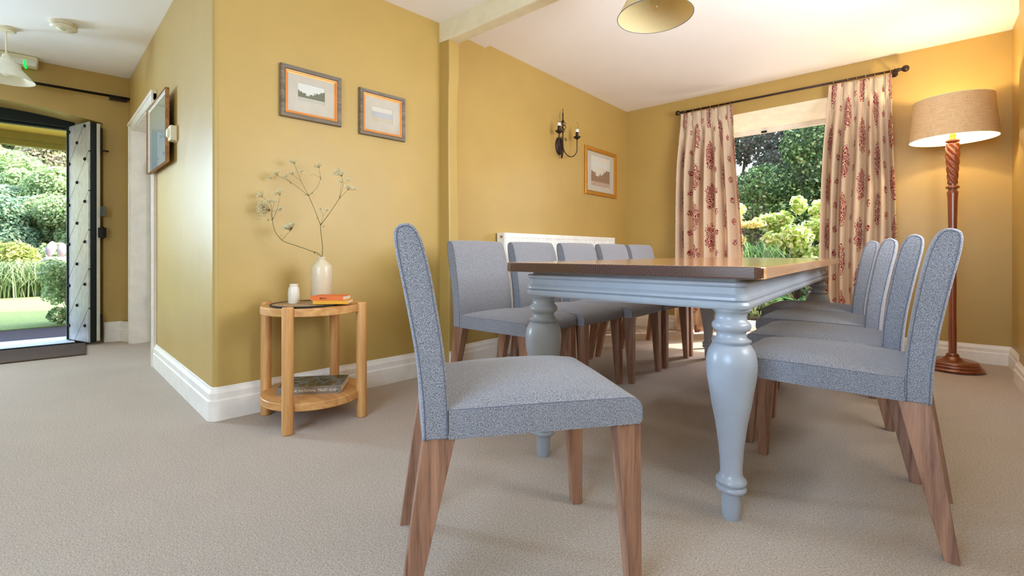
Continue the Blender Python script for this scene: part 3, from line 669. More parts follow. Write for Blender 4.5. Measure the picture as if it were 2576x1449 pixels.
# ---- curtains
def curtain_mat():
    m = Mt('cream_curtain_with_red_flowers', rgb(236, 216, 190), .6, spec=.3)
    tc = m.n('TexCoord'); sp = m.n('SeparateXYZ'); m.l(tc.outputs['UV'], sp.inputs[0]); U, V = sp.outputs[0], sp.outputs[1]
    def motif(pu, pv, ou, ov, ru, rv):
        cu = m.math('FLOOR', m.math('DIVIDE', m.math('ADD', U, ou), pu)); stag = m.math('MULTIPLY', m.math('MODULO', m.math('ABSOLUTE', cu), 2), pv * .5)
        fu_ = m.math('SUBTRACT', m.math('FRACT', m.math('DIVIDE', m.math('ADD', U, ou), pu)), .5)
        fv = m.math('SUBTRACT', m.math('FRACT', m.math('DIVIDE', m.math('ADD', m.math('ADD', V, ov), stag), pv)), .5)
        a = m.math('MULTIPLY', fu_, pu / ru); b = m.math('MULTIPLY', fv, pv / rv)
        wob = m.noise(tc.outputs['UV'], 38, 2)
        d = m.math('ADD', m.math('ADD', m.math('MULTIPLY', a, a), m.math('MULTIPLY', b, b)), m.math('MULTIPLY', m.math('SUBTRACT', wob, .5), 2.2))
        return m.math('LESS_THAN', d, 1.0)
    big = motif(.30, .41, .02, .05, .060, .140); small = motif(.30, .205, .17, .0, .026, .030)
    vo = m.n('TexVoronoi', feature='F1'); vo.inputs['Scale'].default_value = 26; m.l(tc.outputs['UV'], vo.inputs['Vector'])
    ring = m.math('GREATER_THAN', m.math('SINE', m.math('ADD', m.math('MULTIPLY', vo.outputs['Distance'], 21), .9)), -.5)
    ve = m.n('TexVoronoi', feature='DISTANCE_TO_EDGE'); ve.inputs['Scale'].default_value = 26; m.l(tc.outputs['UV'], ve.inputs['Vector'])
    cell = m.math('GREATER_THAN', ve.outputs['Distance'], .035)
    msk = m.math('MULTIPLY', m.math('MAXIMUM', big, small), m.math('MULTIPLY', ring, cell))
    weave = m.noise(m.coord('UV', (400, 60, 1)), 1, 2)
    cr = m.ramp(weave, [(.3, rgb(218, 196, 168)), (.7, rgb(232, 212, 188))])
    c = m.mix(msk, cr, rgb(150, 16, 44)); m.base(c)
    wr = m.noise(m.coord('UV', (3, 26, 1)), 3, 4, .6); m.bump(wr, .25, .012)
    tr = m.n('BsdfTranslucent'); m.l(c, tr.inputs[0]); mx = m.n('MixShader'); mx.inputs[0].default_value = .22
    m.l(m.b.outputs[0], mx.inputs[1]); m.l(tr.outputs[0], mx.inputs[2]); m.l(mx.outputs[0], m.out.inputs[0]); return m.m
M['curtain'] = curtain_mat()
def curtain(label, xt0, xt1, xb0, xb1, npl, seed, ringx):
    rnd = random.Random(seed); t = thing('curtain', label, 'curtain', (0, 4.84, 0))
    NU, zs = npl * 28, [2.262, 2.24, 2.21, 2.18, 2.155, 2.14, 2.125, 2.10, 2.06, 2.0, 1.9, 1.75, 1.55, 1.3, 1.05, .8, .55, .3, .15, .02]
    ph = [rnd.uniform(-.12, .12) for _ in range(npl + 1)]; am = [rnd.uniform(.75, 1.2) for _ in range(npl + 1)]
    bm = NB(); uvl = bm.loops.layers.uv.verify(); grid = []; us = []
    prevp = None
    for j, z in enumerate(zs):
        row = []; arc_ = 0; pp = None; ur = []
        d = 2.262 - z
        for i in range(NU + 1):
            u = i / NU; q = u * npl; k = min(int(q), npl - 1); f = q - k
            x = (xt0 + (xt1 - xt0) * u) * (1 - min(1, d / 1.6)) + (xb0 + (xb1 - xb0) * u) * min(1, d / 1.6)
            # body folds
            a = (.004 + .058 * min(1, max(0, d - .12) / .45)) * (am[k] * (1 - f) + am[k + 1] * f)
            body = math.cos(2 * PI * (f + ph[k] * (1 - f) + ph[k + 1] * f)); body = math.copysign(abs(body) ** .75, body)
            # triple pinch at centre of each pleat (f=.5): small quick folds in header
            win = max(0, 1 - abs(f - .5) / .2); hd = max(0, 1 - max(0, d - .12) / .22)
            pinch = win * math.cos(2 * PI * (f - .5) / .135) * hd * .016 * (1 - .6 * max(0, 1 - abs(d - .12) / .05))
            squeeze = (f - .5) * max(0, 1 - abs(d - .12) / .06) * -.10 * (1 if abs(f - .5) < .3 else 0) * (xt1 - xt0) / npl
            y = -.012 - a * body - pinch - .02 * max(0, 1 - abs(d - .12) / .05) * win
            p = Vector((x + squeeze + .008 * math.sin(3 * z + k), y + .006 * math.sin(5 * u + 2 * z), z))
            if pp is not None: arc_ += (p - pp).length
            pp = p; row.append(bm.verts.new(p)); ur.append(u * (1.35))
        grid.append(row); us.append(ur)
    for j in range(len(zs) - 1):
        for i in range(NU):
            f = bm.faces.new((grid[j][i], grid[j][i + 1], grid[j + 1][i + 1], grid[j + 1][i])); f.smooth = True
            for l, (jj, ii) in zip(f.loops, ((j, i), (j, i + 1), (j + 1, i + 1), (j + 1, i))): l[uvl].uv = (us[jj][ii], zs[jj])
    me = bpy.data.meshes.new('cloth'); bm.to_mesh(me); bm.free(); me.materials.append(M['curtain'])
    o = bpy.data.objects.new('cloth', me); COL.objects.link(o); o.parent = t
    sl = o.modifiers.new('thick', 'SOLIDIFY'); sl.thickness = .004; sl.offset = 0
    for x in ringx:
        bm = NB(); tube(bm, [(x, .017 * math.cos(a), 2.285 + .017 * math.sin(a)) for a in [2 * PI * i / 16 for i in range(16)]], .0018, 6, closed=True)
        tube(bm, [(x, 0, 2.268), (x, -.01, 2.25), (x, -.02, 2.235)], .0014, 6); finish('ring', bm, M['brass'], t, smooth=True)
    return t
curtain('cream curtain with red flower sprigs, left of the dining window', -1.845, -1.335, -1.895, -1.235, 6, 5, [-1.80, -1.72, -1.64, -1.55, -1.47, -1.41, -1.36])
curtain('cream curtain with red flower sprigs, right of the window by the lamp', -.565, -.135, -.64, -.118, 6, 11, [-.53, -.43, -.37, -.31, -.25, -.19, -.15])

# ================================================================ DINING TABLE
t = thing('dining_table', 'long dining table with plank wood top and turned grey painted legs', 'table', (-.828, 2.655, 0), R(1.8))
bm = NB()
def rrect(hx, hy, r, n=6):
    pts = []
    for cx, cy, a0 in ((hx - r, -hy + r, -90), (hx - r, hy - r, 0), (-hx + r, hy - r, 90), (-hx + r, -hy + r, 180)): pts += arc(cx, cy, r, a0, a0 + 90, n)
    return pts
prism(bm, rrect(.4725, 1.23, .035), .752, .788); finish('table_top', bm, M['top'], t, bevel=.004, bseg=3)
ap = rrect(.404, 1.163, .03, 12)
bm = NB(); prof = [(.0, .655), (.008, .655), (.012, .661), (.013, .669), (.009, .677), (.004, .679), (.010, .684), (.009, .692), (.004, .698), (.0, .702), (.0, .722), (.006, .724), (.010, .729), (.010, .736), (.005, .740), (-.012, .740), (-.012, .753), (-.025, .753), (-.025, .655)]
extrude_profile(bm, prof, ap, closed=True); finish('apron', bm, M['tablegrey'], t)
lp = [(.0235, 0), (.0275, .02), (.0288, .084), (.040, .087), (.0445, .093), (.0445, .099), (.041, .104), (.038, .107), (.042, .110), (.0448, .116), (.0448, .121), (.040, .127), (.0335, .136), (.032, .147), (.0325, .17), (.0365, .2225), (.0465, .298), (.0575, .355), (.064, .399), (.071, .44), (.0738, .475), (.0735, .495), (.068, .522), (.057, .541), (.050, .546), (.052, .549), (.0565, .552), (.0572, .557), (.052, .559), (.044, .566), (.0425, .578), (.044, .584), (.052, .588), (.0565, .597), (.0565, .606), (.052, .613), (.046, .618), (.0435, .630), (.045, .640), (.052, .646), (.056, .65), (.056, .656), (.048, .660), (.048, .70)]
for i, (sx, sy) in enumerate(((1, -1), (-1, -1), (1, 1), (-1, 1))):
    bm = NB(); lathe(bm, lp, 44, cx=sx * .358, cy=sy * 1.114)
    o = finish('leg', bm, M['tablegrey'], t, smooth=True)
    bpy_m = o.modifiers.new('es', 'EDGE_SPLIT'); bpy_m.split_angle = R(50)

# ================================================================ CHAIRS
def spline(pts, n=6):
    out = []
    P = [Vector(p) for p in pts]
    for i in range(len(P) - 1):
        p0, p1, p2, p3 = P[max(i - 1, 0)], P[i], P[i + 1], P[min(i + 2, len(P) - 1)]
        for k in range(n):
            s_ = k / n; out.append(.5 * ((2 * p1) + (-p0 + p2) * s_ + (2 * p0 - 5 * p1 + 4 * p2 - p3) * s_ ** 2 + (-p0 + 3 * p1 - 3 * p2 + p3) * s_ ** 3))
    out.append(P[-1]); return out
HW = .225
def side_loft(bm, prof, hw, inset=.006, crown=.004):
    # prof closed (y,z) loop lofted across x with softly rounded sides
    xs = [(-hw, inset), (-hw + .004, inset * .25), (-hw + .012, 0), (-hw * .5, -crown * .7), (0, -crown), (hw * .5, -crown * .7), (hw - .012, 0), (hw - .004, inset * .25), (hw, inset)]
    cy = sum(p[0] for p in prof) / len(prof); cz = sum(p[1] for p in prof) / len(prof); rings = []
    n = len(prof)
    nrm = []
    for i in range(n):
        a = Vector(prof[i - 1]); b = Vector(prof[(i + 1) % n]); d = (b - a); q = Vector((-d.y, d.x)); q.normalize() if q.length else None; nrm.append(q)
    for x, ins in xs: rings.append([bm.verts.new((x * (1 - .04 * max(0, p[1] - .45) / .45), p[0] + q.x * ins, p[1] + q.y * ins)) for p, q in zip(prof, nrm)])
    for a, b in zip(rings, rings[1:]):
        for i in range(n): bm.faces.new((a[i], a[(i + 1) % n], b[(i + 1) % n], b[i]))
    bm.faces.new(rings[0][::-1]); bm.faces.new(rings[-1])
def make_chair():
    t = thing('dining_chair', 'x', 'chair')
    # backrest side outline, counter-clockwise in (y,z): y forward
    rear = spline([(0, .413), (-.004, .50), (-.015, .60), (-.038, .73), (-.058, .83), (-.062, .868)], 4)
    topc = spline([(-.062, .868), (-.058, .884), (-.045, .893), (-.030, .894), (-.016, .886), (-.002, .862)], 4)
    front = spline([(-.002, .862), (.012, .815), (.028, .735), (.049, .60), (.058, .50), (.060, .413)], 4)
    loop = [tuple(p) for p in (rear[:-1] + topc[:-1] + front)]
    loop = loop[::-1]
    bm = NB(); side_loft(bm, loop, HW, .005, .003); b = finish('backrest', bm, M['fabric'], t, smooth=False)
    for p in b.data.polygons: p.use_smooth = abs(p.normal.x) < .9
    b.modifiers.new('es', 'EDGE_SPLIT').split_angle = R(60)
    for s_ in (-1, 1):
        bm = NB(); pts = []; nl = len(loop)
        for i_ in range(nl):
            a_ = Vector(loop[i_ - 1]); c_ = Vector(loop[(i_ + 1) % nl]); d_ = c_ - a_; q_ = Vector((-d_.y, d_.x)).normalized()
            if i_ in (0, nl - 1): q_ = Vector(((-1 if i_ == 0 else 1), 0))
            p_ = Vector(loop[i_]) + q_ * .0065
            pts.append((s_ * (HW + .0002) * (1 - .04 * max(0, p_.y - .45) / .45), p_.x, p_.y))
        tube(bm, pts, .0012, 6); finish('piping', bm, M['piping'], b, smooth=True)
    # seat: outline in (y,z)
    base = [(.058, .413), (.518, .413), (.526, .420), (.529, .434), (.528, .450), (.523, .464), (.513, .4745), (.498, .486), (.475, .495)]
    topp = spline([(.475, .495), (.40, .506), (.28, .508), (.16, .502), (.058, .488)], 4)
    loop = base[:-1] + [tuple(p) for p in topp]
    # loft with domed top: scale z across x
    bm = NB(); rings = []; n = len(loop)
    for x, dz, ins in ((-HW, .022, .003), (-HW + .003, .019, 0), (-HW + .012, .014, 0), (-HW + .04, .007, 0), (-.1, .002, 0), (0, 0, 0), (.1, .002, 0), (HW - .04, .007, 0), (HW - .012, .014, 0), (HW - .003, .019, 0), (HW, .022, .003)):
        fr = max(0, (abs(x) - .15) / .075) * .002
        rings.append([bm.verts.new((x, min(p[0], .528 - fr), p[1] if p[1] < .47 else p[1] + (min(p[1], .478) - p[1]) * min(1, dz / .019))) for p in loop])
    for a, c in zip(rings, rings[1:]):
        for i in range(n): bm.faces.new((a[i], a[(i + 1) % n], c[(i + 1) % n], c[i]))
    bm.faces.new(rings[0][::-1]); bm.faces.new(rings[-1])
    st = finish('seat', bm, M['fabric'], t)
    for p in st.data.polygons: p.use_smooth = abs(p.normal.x) < .9
    st.modifiers.new('es', 'EDGE_SPLIT').split_angle = R(55)
    for s_ in (-1, 1):
        bm = NB(); tube(bm, [(s_ * (HW - .001), .06, .478), (s_ * (HW - .001), .28, .479), (s_ * (HW - .001), .49, .478), (s_ * (HW - .001), .511, .4745), (s_ * (HW - .001), .521, .465), (s_ * (HW - .001), .526, .450), (s_ * (HW - .001), .527, .43)], .0011, 6); finish('piping', bm, M['piping'], st, smooth=True)
    for s_ in (-1, 1):
        bm = NB(); taper(bm, (s_ * (HW - .022), .512), (.033, .033), (s_ * (HW - .031), .494), (.052, .060), 0, .418); finish('leg', bm, M['leg'], t, bevel=.002)
        bm = NB(); taper(bm, (s_ * (HW - .022), -.040), (.033, .032), (s_ * (HW - .031), .038), (.052, .072), 0, .418); finish('leg', bm, M['leg'], t, bevel=.002)
    return t
proto = make_chair()
CH = [(-.998, .782, -36.87, 'foreground grey-blue upholstered chair pulled out at the near table end', None),
      (-1.96, 1.985, -89, 'grey upholstered chair nearest the camera on the radiator side', 'L'),
      (-1.925, 2.47, -90.5, 'second grey chair from the camera on the radiator side', 'L'),
      (-1.868, 2.93, -90, 'middle grey chair of the five on the radiator side', 'L'),
      (-1.868, 3.455, -90, 'fourth grey chair from the camera on the radiator side', 'L'),
      (-1.868, 3.965, -91, 'farthest grey chair on the radiator side, nearest the room corner', 'L'),
      (.037, 1.925, 89.5, 'grey chair nearest the camera on the right side of the table', 'Rr'),
      (-.038, 2.43, 90, 'second grey chair from the camera on the right side', 'Rr'),
      (-.128, 3.0, 90.5, 'third grey chair from the camera on the right side', 'Rr'),
      (-.225, 3.55, 91, 'farthest grey chair on the right side, in front of the curtain', 'Rr')]
for i, (x, y, a, lab, g) in enumerate(CH):
    c = proto if i == 0 else copy_tree(proto)
    c.location = (x, y, 0); c.rotation_euler = (0, 0, R(a)); c['label'] = lab
    c['group'] = 'grey upholstered dining chairs around the table'

# ================================================================ SIDE TABLE
t = thing('side_table', 'round two-tier oak side table with four turned posts', 'side table', (-2.313, 1.137, 0), R(-2))
for nm, z0_, z1_, mat in (('table_top', .532, .568, 'oakflat'), ('shelf', .10, .136, 'oakflat')):
    bm = NB(); lathe(bm, [(.238, z0_), (.24, z0_ + .003), (.24, z1_ - .003), (.238, z1_)], 72); finish(nm, bm, M[mat], t, smooth=False)
for k in range(4):
    a = R(-50 + 90 * k + 0); bm = NB(); lathe(bm, [(.022, 0), (.0255, .004), (.0255, .574), (.022, .578)], 28, cx=.248 * math.cos(a), cy=.248 * math.sin(a)); finish('leg', bm, M['oak'], t, smooth=False, bevel=0).modifiers.new('es', 'EDGE_SPLIT').split_angle = R(40)
for ch in t.children:
    if ch.name.startswith('leg'):
        for p in ch.data.polygons: p.use_smooth = True
# woven mat
def jute():
    m = Mt('jute', rgb(190, 158, 112), .9); v = m.coord(); w = m.n('TexWave', wave_type='RINGS', rings_direction='Z'); w.inputs['Scale'].default_value = 26; w.inputs['Distortion'].default_value = .6; m.l(v, w.inputs['Vector'])
    nz = m.noise(v, 180, 3, .7); f = m.math('MULTIPLY', w.outputs['Fac'], nz)
    m.base(m.ramp(f, [(.05, rgb(158, 124, 84)), (.5, rgb(206, 174, 128))])); m.bump(f, .9, .006); return m.m
t = thing('placemat', 'round jute mat with black stitched rim on the side table', 'placemat', (-2.29, 1.09, .568))
bm = NB(); lathe(bm, [(.158, 0), (.16, .003), (.158, .006), (0, .006)], 56, cap=False); finish('woven_disc', bm, jute(), t, smooth=False)
bm = NB(); tube(bm, [(.16 * math.cos(a), .16 * math.sin(a), .0045) for a in [2 * PI * i / 64 for i in range(64)]], .0045, 8, closed=True); finish('rim', bm, plain('black_braid', rgb(34, 30, 28), .9, bump=.8, bscale=300), t, smooth=True)
ZM = .5745
def stone(name, c, line):
    m = Mt(name, c, .3); v = m.coord(); nz = m.noise(v, 160, 3, .7); n2 = m.noise(v, 14, 3)
    m.base(m.mix(m.math('MULTIPLY', m.math('GREATER_THAN', nz, .66), .4), m.ramp(n2, [(.3, tuple(x * .9 for x in c)), (.7, c)]), rgb(150, 118, 88))); return m.m
vt = tag(finish('stoneware_bottle', (lambda b: (lathe(b, [(.050, 0), (.0535, .004), (.0535, .175), (.052, .182), (.030, .205), (.0185, .213), (.0175, .218), (.022, .224), (.0225, .230), (.016, .231), (.0135, .22), (.0135, .12)], 40), b)[1])(NB()), stone('stoneware_glaze', rgb(214, 198, 168), .5), smooth=True, loc=(-2.345, 1.197, ZM)), 'tall cream stoneware bottle holding wild flowers', 'bottle')
vt.modifiers.new('es', 'EDGE_SPLIT').split_angle = R(55)
jr = tag(finish('stoneware_jar', (lambda b: (lathe(b, [(.024, 0), (.026, .003), (.027, .055), (.024, .075), (.0195, .084), (.0185, .087), (.0205, .089), (.021, .093), (.019, .096), (.016, .095), (.016, .06)], 32), b)[1])(NB()), stone('stoneware_glaze_pale', rgb(224, 214, 196), .5), smooth=True, loc=(-2.345, 1.052, ZM)), 'small pale stoneware jar on the woven mat', 'jar')
jr.modifiers.new('es', 'EDGE_SPLIT').split_angle = R(55)
# books
def book(name, label, loc, rz, L_, D_, T_, cov, textb, tsz, toff, tcol, coverart=None, grp=None):
    t = thing(name, label, 'book', loc, rz, grp)   # spine along x facing -y
    bm = NB(); box(bm, 0, L_, 0, D_, 0, .0022); box(bm, 0, L_, 0, D_, T_ - .0022, T_); box(bm, 0, L_, -.001, .0025, 0, T_)
    finish('cover', bm, cov, t, bevel=.0008)
    bx('pages', .003, L_ - .003, .002, D_ - .004, .0022, T_ - .0022, plain('paper', rgb(232, 220, 196), .9), t)
    if coverart: bx('cover_picture', .001, L_ - .001, .006, D_ - .001, T_, T_ + .0005, coverart, t)
    if textb: text_mesh('spine_lettering', textb, tsz, tcol, t, (toff, -.0014, T_ / 2 - tsz * .35), (R(90), 0, 0))
    return t
az = R(40.8)
ink = plain('black_ink', rgb(30, 24, 24), .6); goldink = plain('cream_ink', rgb(236, 228, 200), .5)
book('paperback_book', 'orange cloth book titled BIRDS lying on the yellow book', (-2.2185, 1.075, ZM + .0205), az - R(2), .160, .105, .021, plain('orange_cloth', rgb(222, 110, 40), .6, bump=.2, bscale=200), 'BIRDS', .012, .046, ink, None, 'small books on the side table')
book('paperback_book', 'yellow cloth book under the orange book on the side table', (-2.195, 1.075, ZM + .003), az + R(6), .165, .115, .0175, plain('mustard_cloth', rgb(222, 160, 30), .6, bump=.2, bscale=200), None, 0, 0, ink, None, 'small books on the side table')
def guide():
    m = Mt('guide_cover', (.2, .2, .2), .25); v = m.coord(); a = m.noise(v, 14, 4, .6, .6); b = m.noise(v, 60, 4, .7)
    c = m.ramp(a, [(.35, rgb(56, 70, 78)), (.45, rgb(120, 138, 150)), (.52, rgb(96, 92, 56)), (.6, rgb(44, 48, 34)), (.7, rgb(150, 130, 84))])
    m.base(m.mix(m.math('MULTIPLY', b, .5), c, rgb(50, 52, 40))); return m.m
bg = book('guide_book', 'thick travel guide book with landscape cover on the lower shelf', (-2.338, .965, .136), az + R(9), .30, .205, .036, plain('taupe_cover', rgb(128, 114, 98), .35), 'THE NATIONAL TRUST GUIDE', .0165, .065, goldink, guide())
bm = NB()
for (dx, dz) in ((0, 0), (.007, .006), (0, .012), (.008, .013), (.004, .003)): lathe(bm, [(.003, 0), (.003, .0006)], 8, mtx=Matrix.Translation((.28 + dx, -.0012, .011 + dz)) @ Matrix.Rotation(R(90), 4, 'X'))
finish('spine_emblem', bm, ink, bg)

# ---- cow parsley in the bottle
VB = Vector((-2.345, 1.197, ZM + .230)); cr_, sr_ = math.cos(R(40.8)), math.sin(R(40.8))
def vp(a, b, w=0):   # figure coordinates: a right, b down (units of 1/2335 m), w depth away
    u = (a - 830) / 2335; h = (1300 - b) / 2335
    return VB + Vector((u * cr_ - w * sr_, u * sr_ + w * cr_, h))
M['stem'] = plain('flower_stem', rgb(104, 96, 50), .6)
M['floret'] = leafmat('floret', [rgb(176, 190, 110), rgb(236, 236, 214), rgb(248, 246, 236), rgb(206, 212, 150)], .4)
M['sprig'] = leafmat('sprig_leaf', [rgb(92, 108, 44), rgb(126, 140, 62)], .3)
def umbel(bmS, bmF, base, dirv, rad, n, rnd, white=1.0):
    d = Vector(dirv).normalized()
    for i in range(n):
        a = i * 2.4; r_ = rad * math.sqrt((i + .5) / n)
        side = d.orthogonal().normalized(); s2 = d.cross(side)
        tip = base + d * (rad * rnd.uniform(.75, 1.05) - r_ * .25) + side * r_ * math.cos(a) + s2 * r_ * math.sin(a)
        tube(bmS, [base, base.lerp(tip, .6) + d * .002, tip], .00045, 4)
        for k in range(15):
            c = tip + Vector((rnd.gauss(0, .0042), rnd.gauss(0, .0042), rnd.gauss(0, .0028))); q = rnd.uniform(.0012, .0028)
            e = Euler((rnd.uniform(0, 6), rnd.uniform(0, 6), 0)).to_matrix()
            vs = [bmF.verts.new(c + e @ Vector(v_)) for v_ in ((q, 0, 0), (0, q, .0004), (-q, 0, 0), (0, -q, .0004))]
            bmF.faces.new(vs)
def sprigs(bmL, p, rnd, n=6):
    for i in range(n):
        e = Vector((rnd.gauss(0, 1), rnd.gauss(0, 1), rnd.gauss(0, .6))).normalized() * rnd.uniform(.008, .018); s_ = e.cross(Vector((0, 0, 1))).normalized() * .002
        vs = [bmL.verts.new(p), bmL.verts.new(p + e * .5 + s_), bmL.verts.new(p + e), bmL.verts.new(p + e * .5 - s_)]; bmL.faces.new(vs)
def parsley(label, stems, umbels, leaves, seed):
    rnd = random.Random(seed); t = thing('cow_parsley', label, 'flower', tuple(VB)); off = -VB
    bs = NB(); bf = NB(); bl = NB()
    for pts, r0, r1 in stems:
        P = spline([(vp(*p) + off) for p in pts], 5); n = len(P); tube(bs, P, [r0 + (r1 - r0) * i / (n - 1) for i in range(n)], 7)
    for (p, d, rad, n) in umbels: umbel(bs, bf, vp(*p) + off, Vector((d[0] * cr_, d[0] * sr_, d[1])) + Vector((-sr_, cr_, 0)) * rnd.uniform(-.4, .3), rad, n, rnd)
    for p in leaves: sprigs(bl, vp(*p) + off, rnd)
    finish('stem', bs, M['stem'], t, smooth=True); finish('flower_head', bf, M['floret'], t)['kind'] = 'stuff'; finish('leaf', bl, M['sprig'], t)['kind'] = 'stuff'
parsley('upright forked cow parsley stem standing in the stoneware bottle',
        [([(832, 1620), (834, 1300), (840, 1180), (820, 1000), (815, 915)], .0022, .0018), ([(815, 915), (740, 740, .01), (650, 550, .02)], .0017, .0014),
         ([(650, 550, .02), (540, 350, .03), (465, 155, .03)], .0012, .0007), ([(650, 550, .02), (450, 390, 0), (315, 315, -.02)], .0012, .0007), ([(315, 315, -.02), (235, 355, -.02)], .0007, .0005),
         ([(650, 550, .02), (720, 440, .05), (755, 320, .06), (735, 190, .06)], .0011, .0006), ([(550, 370, .03), (480, 300, 0)], .0008, .0006), ([(530, 330, .03), (530, 250, .05)], .0006, .0005), ([(755, 320, .06), (690, 280, .05), (650, 275, .05)], .0006, .0004),
         ([(815, 915), (950, 760, -.02), (1075, 590, -.03)], .0017, .0013), ([(1075, 590, -.03), (1105, 430, -.02), (1075, 320, 0)], .0011, .0007), ([(1075, 590, -.03), (1190, 500, -.05)], .001, .0007), ([(1190, 500, -.05), (1275, 505, -.06)], .0006, .0005), ([(1075, 590, -.03), (1075, 400, -.01)], .0008, .0006), ([(1110, 420, -.02), (1160, 375, 0)], .0006, .0005),
         ([(815, 915), (825, 800, .02), (785, 720, .03)], .0008, .0005), ([(825, 800, .02), (870, 735, .02)], .0006, .0005), ([(450, 390, 0), (385, 330, .01)], .0006, .0005)],
        [((465, 155, .03), (-.3, 1), .024, 11), ((315, 315, -.02), (-.5, 1), .022, 8), ((235, 355, -.02), (-.6, .8), .01, 4), ((735, 190, .06), (-.3, 1), .024, 10), ((480, 300, 0), (-.5, .8), .022, 8), ((385, 330, .01), (-.3, 1), .014, 5), ((530, 250, .05), (0, 1), .009, 4), ((650, 280, .05), (-.5, .5), .008, 3),
         ((1075, 320, 0), (-.3, 1), .028, 14), ((1040, 290, 0), (-.8, .8), .03, 8), ((1190, 500, -.05), (.1, 1), .024, 9), ((1275, 505, -.06), (.3, .8), .01, 5), ((1160, 375, 0), (.2, 1), .012, 4), ((1075, 400, -.01), (-.2, .6), .012, 4), ((785, 720, .03), (-.2, 1), .009, 4), ((870, 735, .02), (.3, 1), .009, 4)],
        [(650, 540, .02), (620, 530, .02), (685, 520, .03), (1075, 585, -.03), (820, 900), (850, 930), (765, 830, .01), (450, 385, 0), (755, 315, .06)], 4)
parsley('cow parsley stem leaning far left out of the stoneware bottle',
        [([(845, 1600, 0), (822, 1300), (700, 1225, -.01), (540, 1160, -.03), (410, 1105, -.05), (330, 990, -.06), (300, 860, -.06)], .0021, .0015), ([(300, 860, -.06), (290, 740, -.06), (260, 660, -.05), (170, 585, -.05)], .0012, .0007), ([(300, 860, -.06), (380, 740, -.08), (415, 570, -.08)], .0011, .0006),
         ([(410, 1095, -.05), (480, 1020, -.06), (530, 975, -.06)], .001, .0007), ([(300, 860, -.06), (240, 740, -.03)], .001, .0006), ([(295, 760, -.06), (310, 650, -.05)], .0007, .0005), ([(295, 760, -.06), (375, 740, -.04)], .0006, .0005)],
        [((170, 585, -.05), (-.7, .7), .026, 9), ((415, 570, -.08), (-.5, .9), .028, 9), ((530, 975, -.06), (-.5, 1), .036, 22), ((500, 990, -.05), (-.3, 1), .03, 10), ((240, 740, -.03), (-1, .25), .05, 26), ((200, 700, -.05), (-.8, .1), .036, 16), ((310, 650, -.05), (.1, 1), .012, 5), ((375, 740, -.04), (-.3, 1), .016, 5), ((260, 650, -.05), (0, 1), .014, 5)],
        [(740, 1240), (775, 1265), (400, 1080, -.05), (380, 1050, -.05), (290, 850, -.06), (385, 730, -.05), (250, 850, -.06)], 9)

# ================================================================ FLOOR LAMP
t = thing('floor_lamp', 'turned mahogany floor lamp with linen drum shade, lit', 'floor lamp', (.2, 4.53, 0))
bm = NB(); lathe(bm, [(.15, 0), (.162, .004), (.168, .016), (.160, .026), (.152, .028), (.155, .036), (.150, .046), (.141, .048), (.143, .056), (.135, .064), (.120, .070), (.085, .066), (.060, .072), (.042, .090), (.034, .098)], 56); finish('base', bm, M['mahog'], t, smooth=True).modifiers.new('es', 'EDGE_SPLIT').split_angle = R(60)
bm = NB(); lathe(bm, [(.034, .096), (.036, .104), (.030, .113), (.022, .118), (.022, .30), (.020, .32), (.022, .95), (.027, 1.20), (.030, 1.24), (.031, 1.255), (.024, 1.262), (.024, 1.275), (.036, 1.28), (.038, 1.287), (.034, 1.294), (.022, 1.30), (.022, 1.312)], 28); finish('pole', bm, M['mahog'], t, smooth=True).modifiers.new('es', 'EDGE_SPLIT').split_angle = R(50)
bm = NB(); rings = []; sg = 48
for j in range(41):
    q = j / 40; z = 1.31 + .285 * q; r0 = .024 + .012 * min(1, q * 1.4)
    rings.append([bm.verts.new(((r0 + .004 * math.cos(6 * (a + q * 6.0))) * math.cos(a), (r0 + .004 * math.cos(6 * (a + q * 6.0))) * math.sin(a), z)) for a in [2 * PI * i / sg for i in range(sg)]])
for a, b in zip(rings, rings[1:]):
    for i in range(sg): bm.faces.new((a[i], a[(i + 1) % sg], b[(i + 1) % sg], b[i]))
bm.faces.new(rings[0][::-1]); bm.faces.new(rings[-1]); finish('twisted_column', bm, M['mahog'], t, smooth=True)
bm = NB(); lathe(bm, [(.024, 1.594), (.024, 1.602), (.036, 1.606), (.039, 1.613), (.036, 1.622), (.02, 1.626)], 28); finish('collar', bm, M['mahog'], t, smooth=True)
bm = NB(); lathe(bm, [(.016, 1.625), (.016, 1.645), (.019, 1.647), (.019, 1.655), (.014, 1.66), (.014, 1.70)], 20); finish('lamp_holder', bm, M['brass'], t, smooth=False)
def shade_mat():
    m = Mt('linen_shade', rgb(206, 174, 128), .9, spec=.1)
    tc = m.n('TexCoord'); sp = m.n('SeparateXYZ'); m.l(tc.outputs['Object'], sp.inputs[0]); an = m.math('ARCTAN2', sp.outputs[1], sp.outputs[0])
    cb = m.n('CombineXYZ'); m.l(m.math('MULTIPLY', an, 1.0), cb.inputs[0]); m.l(m.math('MULTIPLY', sp.outputs[2], 60), cb.inputs[1]); hz = m.noise(cb.outputs[0], 3.5, 4, .7)
    cb2 = m.n('CombineXYZ'); m.l(m.math('MULTIPLY', an, 40.0), cb2.inputs[0]); m.l(m.math('MULTIPLY', sp.outputs[2], 6), cb2.inputs[1]); vz = m.noise(cb2.outputs[0], 3, 4, .7)
    f = m.math('MULTIPLY', m.math('ADD', hz, vz), .5)
    c = m.ramp(f, [(.35, rgb(206, 174, 130)), (.5, rgb(238, 212, 170)), (.65, rgb(250, 232, 200))]); m.base(c)
    tr = m.n('BsdfTranslucent'); m.l(c, tr.inputs[0]); mx = m.n('MixShader'); mx.inputs[0].default_value = .38
    m.l(m.b.outputs[0], mx.inputs[1]); m.l(tr.outputs[0], mx.inputs[2]); m.l(mx.outputs[0], m.out.inputs[0]); return m.m
